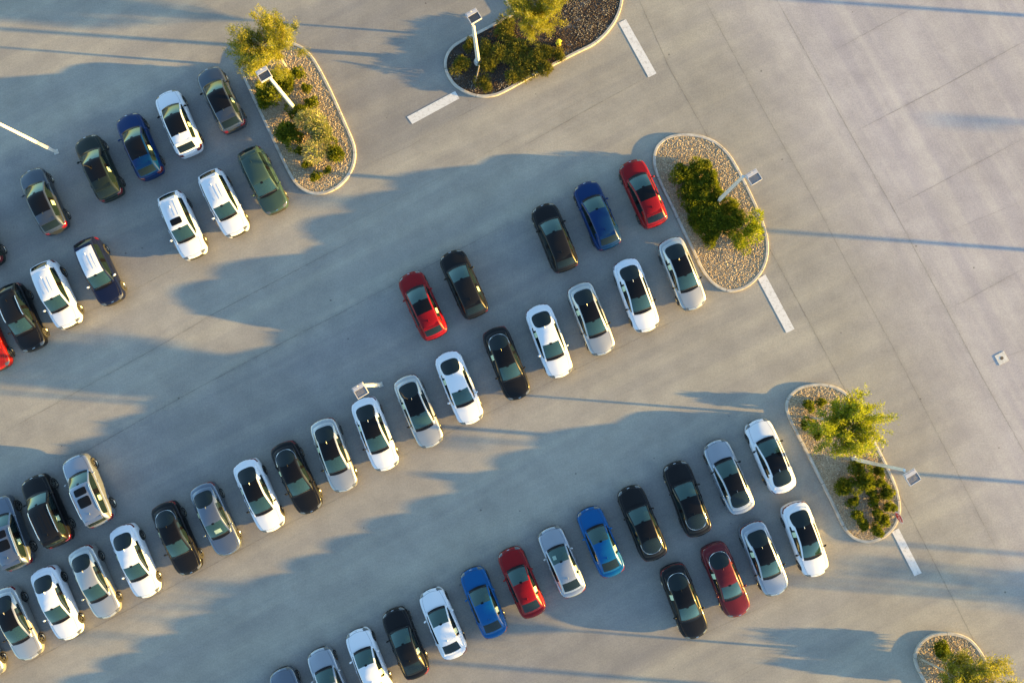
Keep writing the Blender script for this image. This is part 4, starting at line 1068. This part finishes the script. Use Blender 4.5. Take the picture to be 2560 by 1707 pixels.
def joints():
    lines = [([(1580,-40),(1672,168),(1756,318),(1935,642),(2089,929),(2257,1252),(2425,1581),(2500,1740)], .75),
             ([(1740,-40),(1909,276),(2027,486),(2100,625),(2234,871),(2372,1139),(2520,1430)], .55),
             ([(1925,-30),(1997,100),(2123,329),(2234,524),(2368,776),(2456,944),(2600,1200)], .7)]
    def c(k, *pp): return [((x/2.6133+OFF[k][0]), (y/2.6133+OFF[k][1])) for x, y in pp]
    lines += [(c(3,(1060,360),(1500,120),(1750,0)), .6), (c(3,(1230,870),(1850,550),(2400,245)), .8), (c(3,(1490,1360),(2400,880)), .6), (c(6,(1850,590),(2400,290)), .65), (c(6,(2040,965),(2500,790)), .5), (c(3,(1750,1560),(2400,1290)), .4),
              (c(2,(1190,990),(1700,700),(2085,490)), .75), (c(2,(760,800),(900,725),(970,690)), .8), (c(2,(880,620),(905,690),(900,725)), .6), (c(2,(150,1110),(500,960),(780,800)), .4),
              (c(5,(0,635),(500,370),(1200,0)), .55), (c(2,(0,1520),(900,1060),(1800,560)), .3), (c(4,(0,1400),(1080,800),(1400,610),(2352,110)), .7), (c(4,(300,1568),(560,1510),(1250,1120),(1960,740),(2352,545)), .75),
              (c(5,(300,1620),(1320,1110),(2352,600)), .6), (c(7,(0,1530),(1230,880),(1900,520),(2352,290)), .65), (c(9,(0,1370),(400,1180),(900,950)), .45), (c(8,(1150,1170),(1700,900)), .3), (c(4,(320,720),(830,480),(1300,230)), .5),
              (c(9,(400,1568),(1000,1260)), .3), (c(5,(1700,430),(1990,290)), .4)]

    m = mat('joint_dirt', (.06,.055,.05), .95)
    uv = nd(m, 'ShaderNodeUVMap'); sx = nd(m, 'ShaderNodeSeparateXYZ'); lk(m, uv.outputs[0], sx.inputs[0])
    geo = nd(m, 'ShaderNodeNewGeometry')
    def mth(op, a, b=None):
        n = nd(m, 'ShaderNodeMath', operation=op)
        for i, v in enumerate((a, b)):
            if v is None: continue
            if isinstance(v, (int, float)): n.inputs[i].default_value = v
            else: lk(m, v, n.inputs[i])
        return n.outputs[0]
    def rg(v, a, b, c=0., d=1.):
        n = nd(m, 'ShaderNodeMapRange'); n.interpolation_type = 'SMOOTHSTEP'; lk(m, v, n.inputs[0])
        for i, q in enumerate((a, b, c, d)): n.inputs[i+1].default_value = q
        return n.outputs[0]
    n1 = nd(m, 'ShaderNodeTexNoise'); n1.inputs['Scale'].default_value = 1.7; n1.inputs['Detail'].default_value = 6; n1.inputs['Roughness'].default_value = .7; lk(m, geo.outputs['Position'], n1.inputs['Vector'])
    n2 = nd(m, 'ShaderNodeTexNoise'); n2.inputs['Scale'].default_value = .5; n2.inputs['Detail'].default_value = 4; lk(m, geo.outputs['Position'], n2.inputs['Vector'])
    dist = mth('ABSOLUTE', mth('ADD', mth('SUBTRACT', sx.outputs[1], .5), mth('MULTIPLY', mth('SUBTRACT', n1.outputs['Fac'], .5), .14)))
    core = mth('MULTIPLY', rg(dist, .01, .055, 1., 0.), rg(n1.outputs['Fac'], .30, .60, .35, 1.))
    halo = mth('MULTIPLY', rg(dist, .0, .42, .22, 0.), rg(n2.outputs['Fac'], .40, .62, 0., 1.))
    al = mth('MULTIPLY', mth('MULTIPLY', mth('MAXIMUM', core, halo), sx.outputs[0]), .40)
    tr = nd(m, 'ShaderNodeBsdfTransparent'); ms = nd(m, 'ShaderNodeMixShader'); lk(m, al, ms.inputs[0]); lk(m, tr.outputs[0], ms.inputs[1]); lk(m, bsdf(m).outputs[0], ms.inputs[2])
    lk(m, ms.outputs[0], m.node_tree.nodes['Material Output'].inputs['Surface'])
    V = []; Fs = []; U = []
    z = .004
    for pts, s in lines:
        P = [W(*p) for p in pts]; P = [Vector((p.x, p.y, 0)) for p in P]
        dense = []
        for p, q in zip(P, P[1:]):
            k = max(2, int((q-p).length/1.0)); dense += [p.lerp(q, i/k) for i in range(k)]
        dense.append(P[-1]); z += .0002; hwid = .42; b0 = len(V)
        for i, p in enumerate(dense):
            t = (dense[min(i+1, len(dense)-1)]-dense[max(i-1, 0)]).normalized(); nn = Vector((-t.y, t.x, 0))
            e_ = min(1, .15+min(i, len(dense)-1-i)*.35)
            for k, sd in enumerate((-1, 1)): V.append((p.x+nn.x*hwid*sd, p.y+nn.y*hwid*sd, z)); U.append((s*e_, k))
        for i in range(len(dense)-1): Fs.append((b0+2*i, b0+2*i+1, b0+2*i+3, b0+2*i+2))
    o = mk('pavement_joint', V, Fs, m, smooth=False); uvl = o.data.uv_layers.new(name='UVMap')
    for pg in o.data.polygons:
        for li, vi in zip(pg.loop_indices, pg.vertices): uvl.data[li].uv = U[vi]
    tag(o, kind='structure')
joints()

# ------------------------------------------------------------------ light
SUN_EL = 5.4; SLOPE = .077
w = bpy.data.worlds.new('World'); sc.world = w; w.use_nodes = True
sk = w.node_tree.nodes.new('ShaderNodeTexSky'); sk.sky_type = 'NISHITA'; sk.sun_disc = False
sk.sun_elevation = R(SUN_EL); sk.sun_rotation = R(90)+math.atan(SLOPE)
sk.air_density = 1.0; sk.dust_density = .5; sk.ozone_density = 1.8
bg = w.node_tree.nodes['Background']; bg.inputs['Strength'].default_value = .13
w.node_tree.links.new(sk.outputs[0], bg.inputs['Color'])
ld = bpy.data.lights.new('sun', 'SUN'); ld.energy = 5.0; ld.angle = R(.5); ld.color = (1.0, .61, .13)
lo = bpy.data.objects.new('sun', ld); C.objects.link(lo)
e = R(SUN_EL); dirv = Vector((-math.cos(e), SLOPE*math.cos(e), -math.sin(e)))
lo.rotation_mode = 'QUATERNION'; lo.rotation_quaternion = Vector((0, 0, -1)).rotation_difference(dirv); lo.location = (60, -5, 40)
sc.view_settings.view_transform = 'Standard'; sc.view_settings.look = 'None'; sc.view_settings.gamma = 1; sc.view_settings.exposure = 2.59
sc.render.engine = 'CYCLES'
sc.render.resolution_x = 1024; sc.render.resolution_y = 682
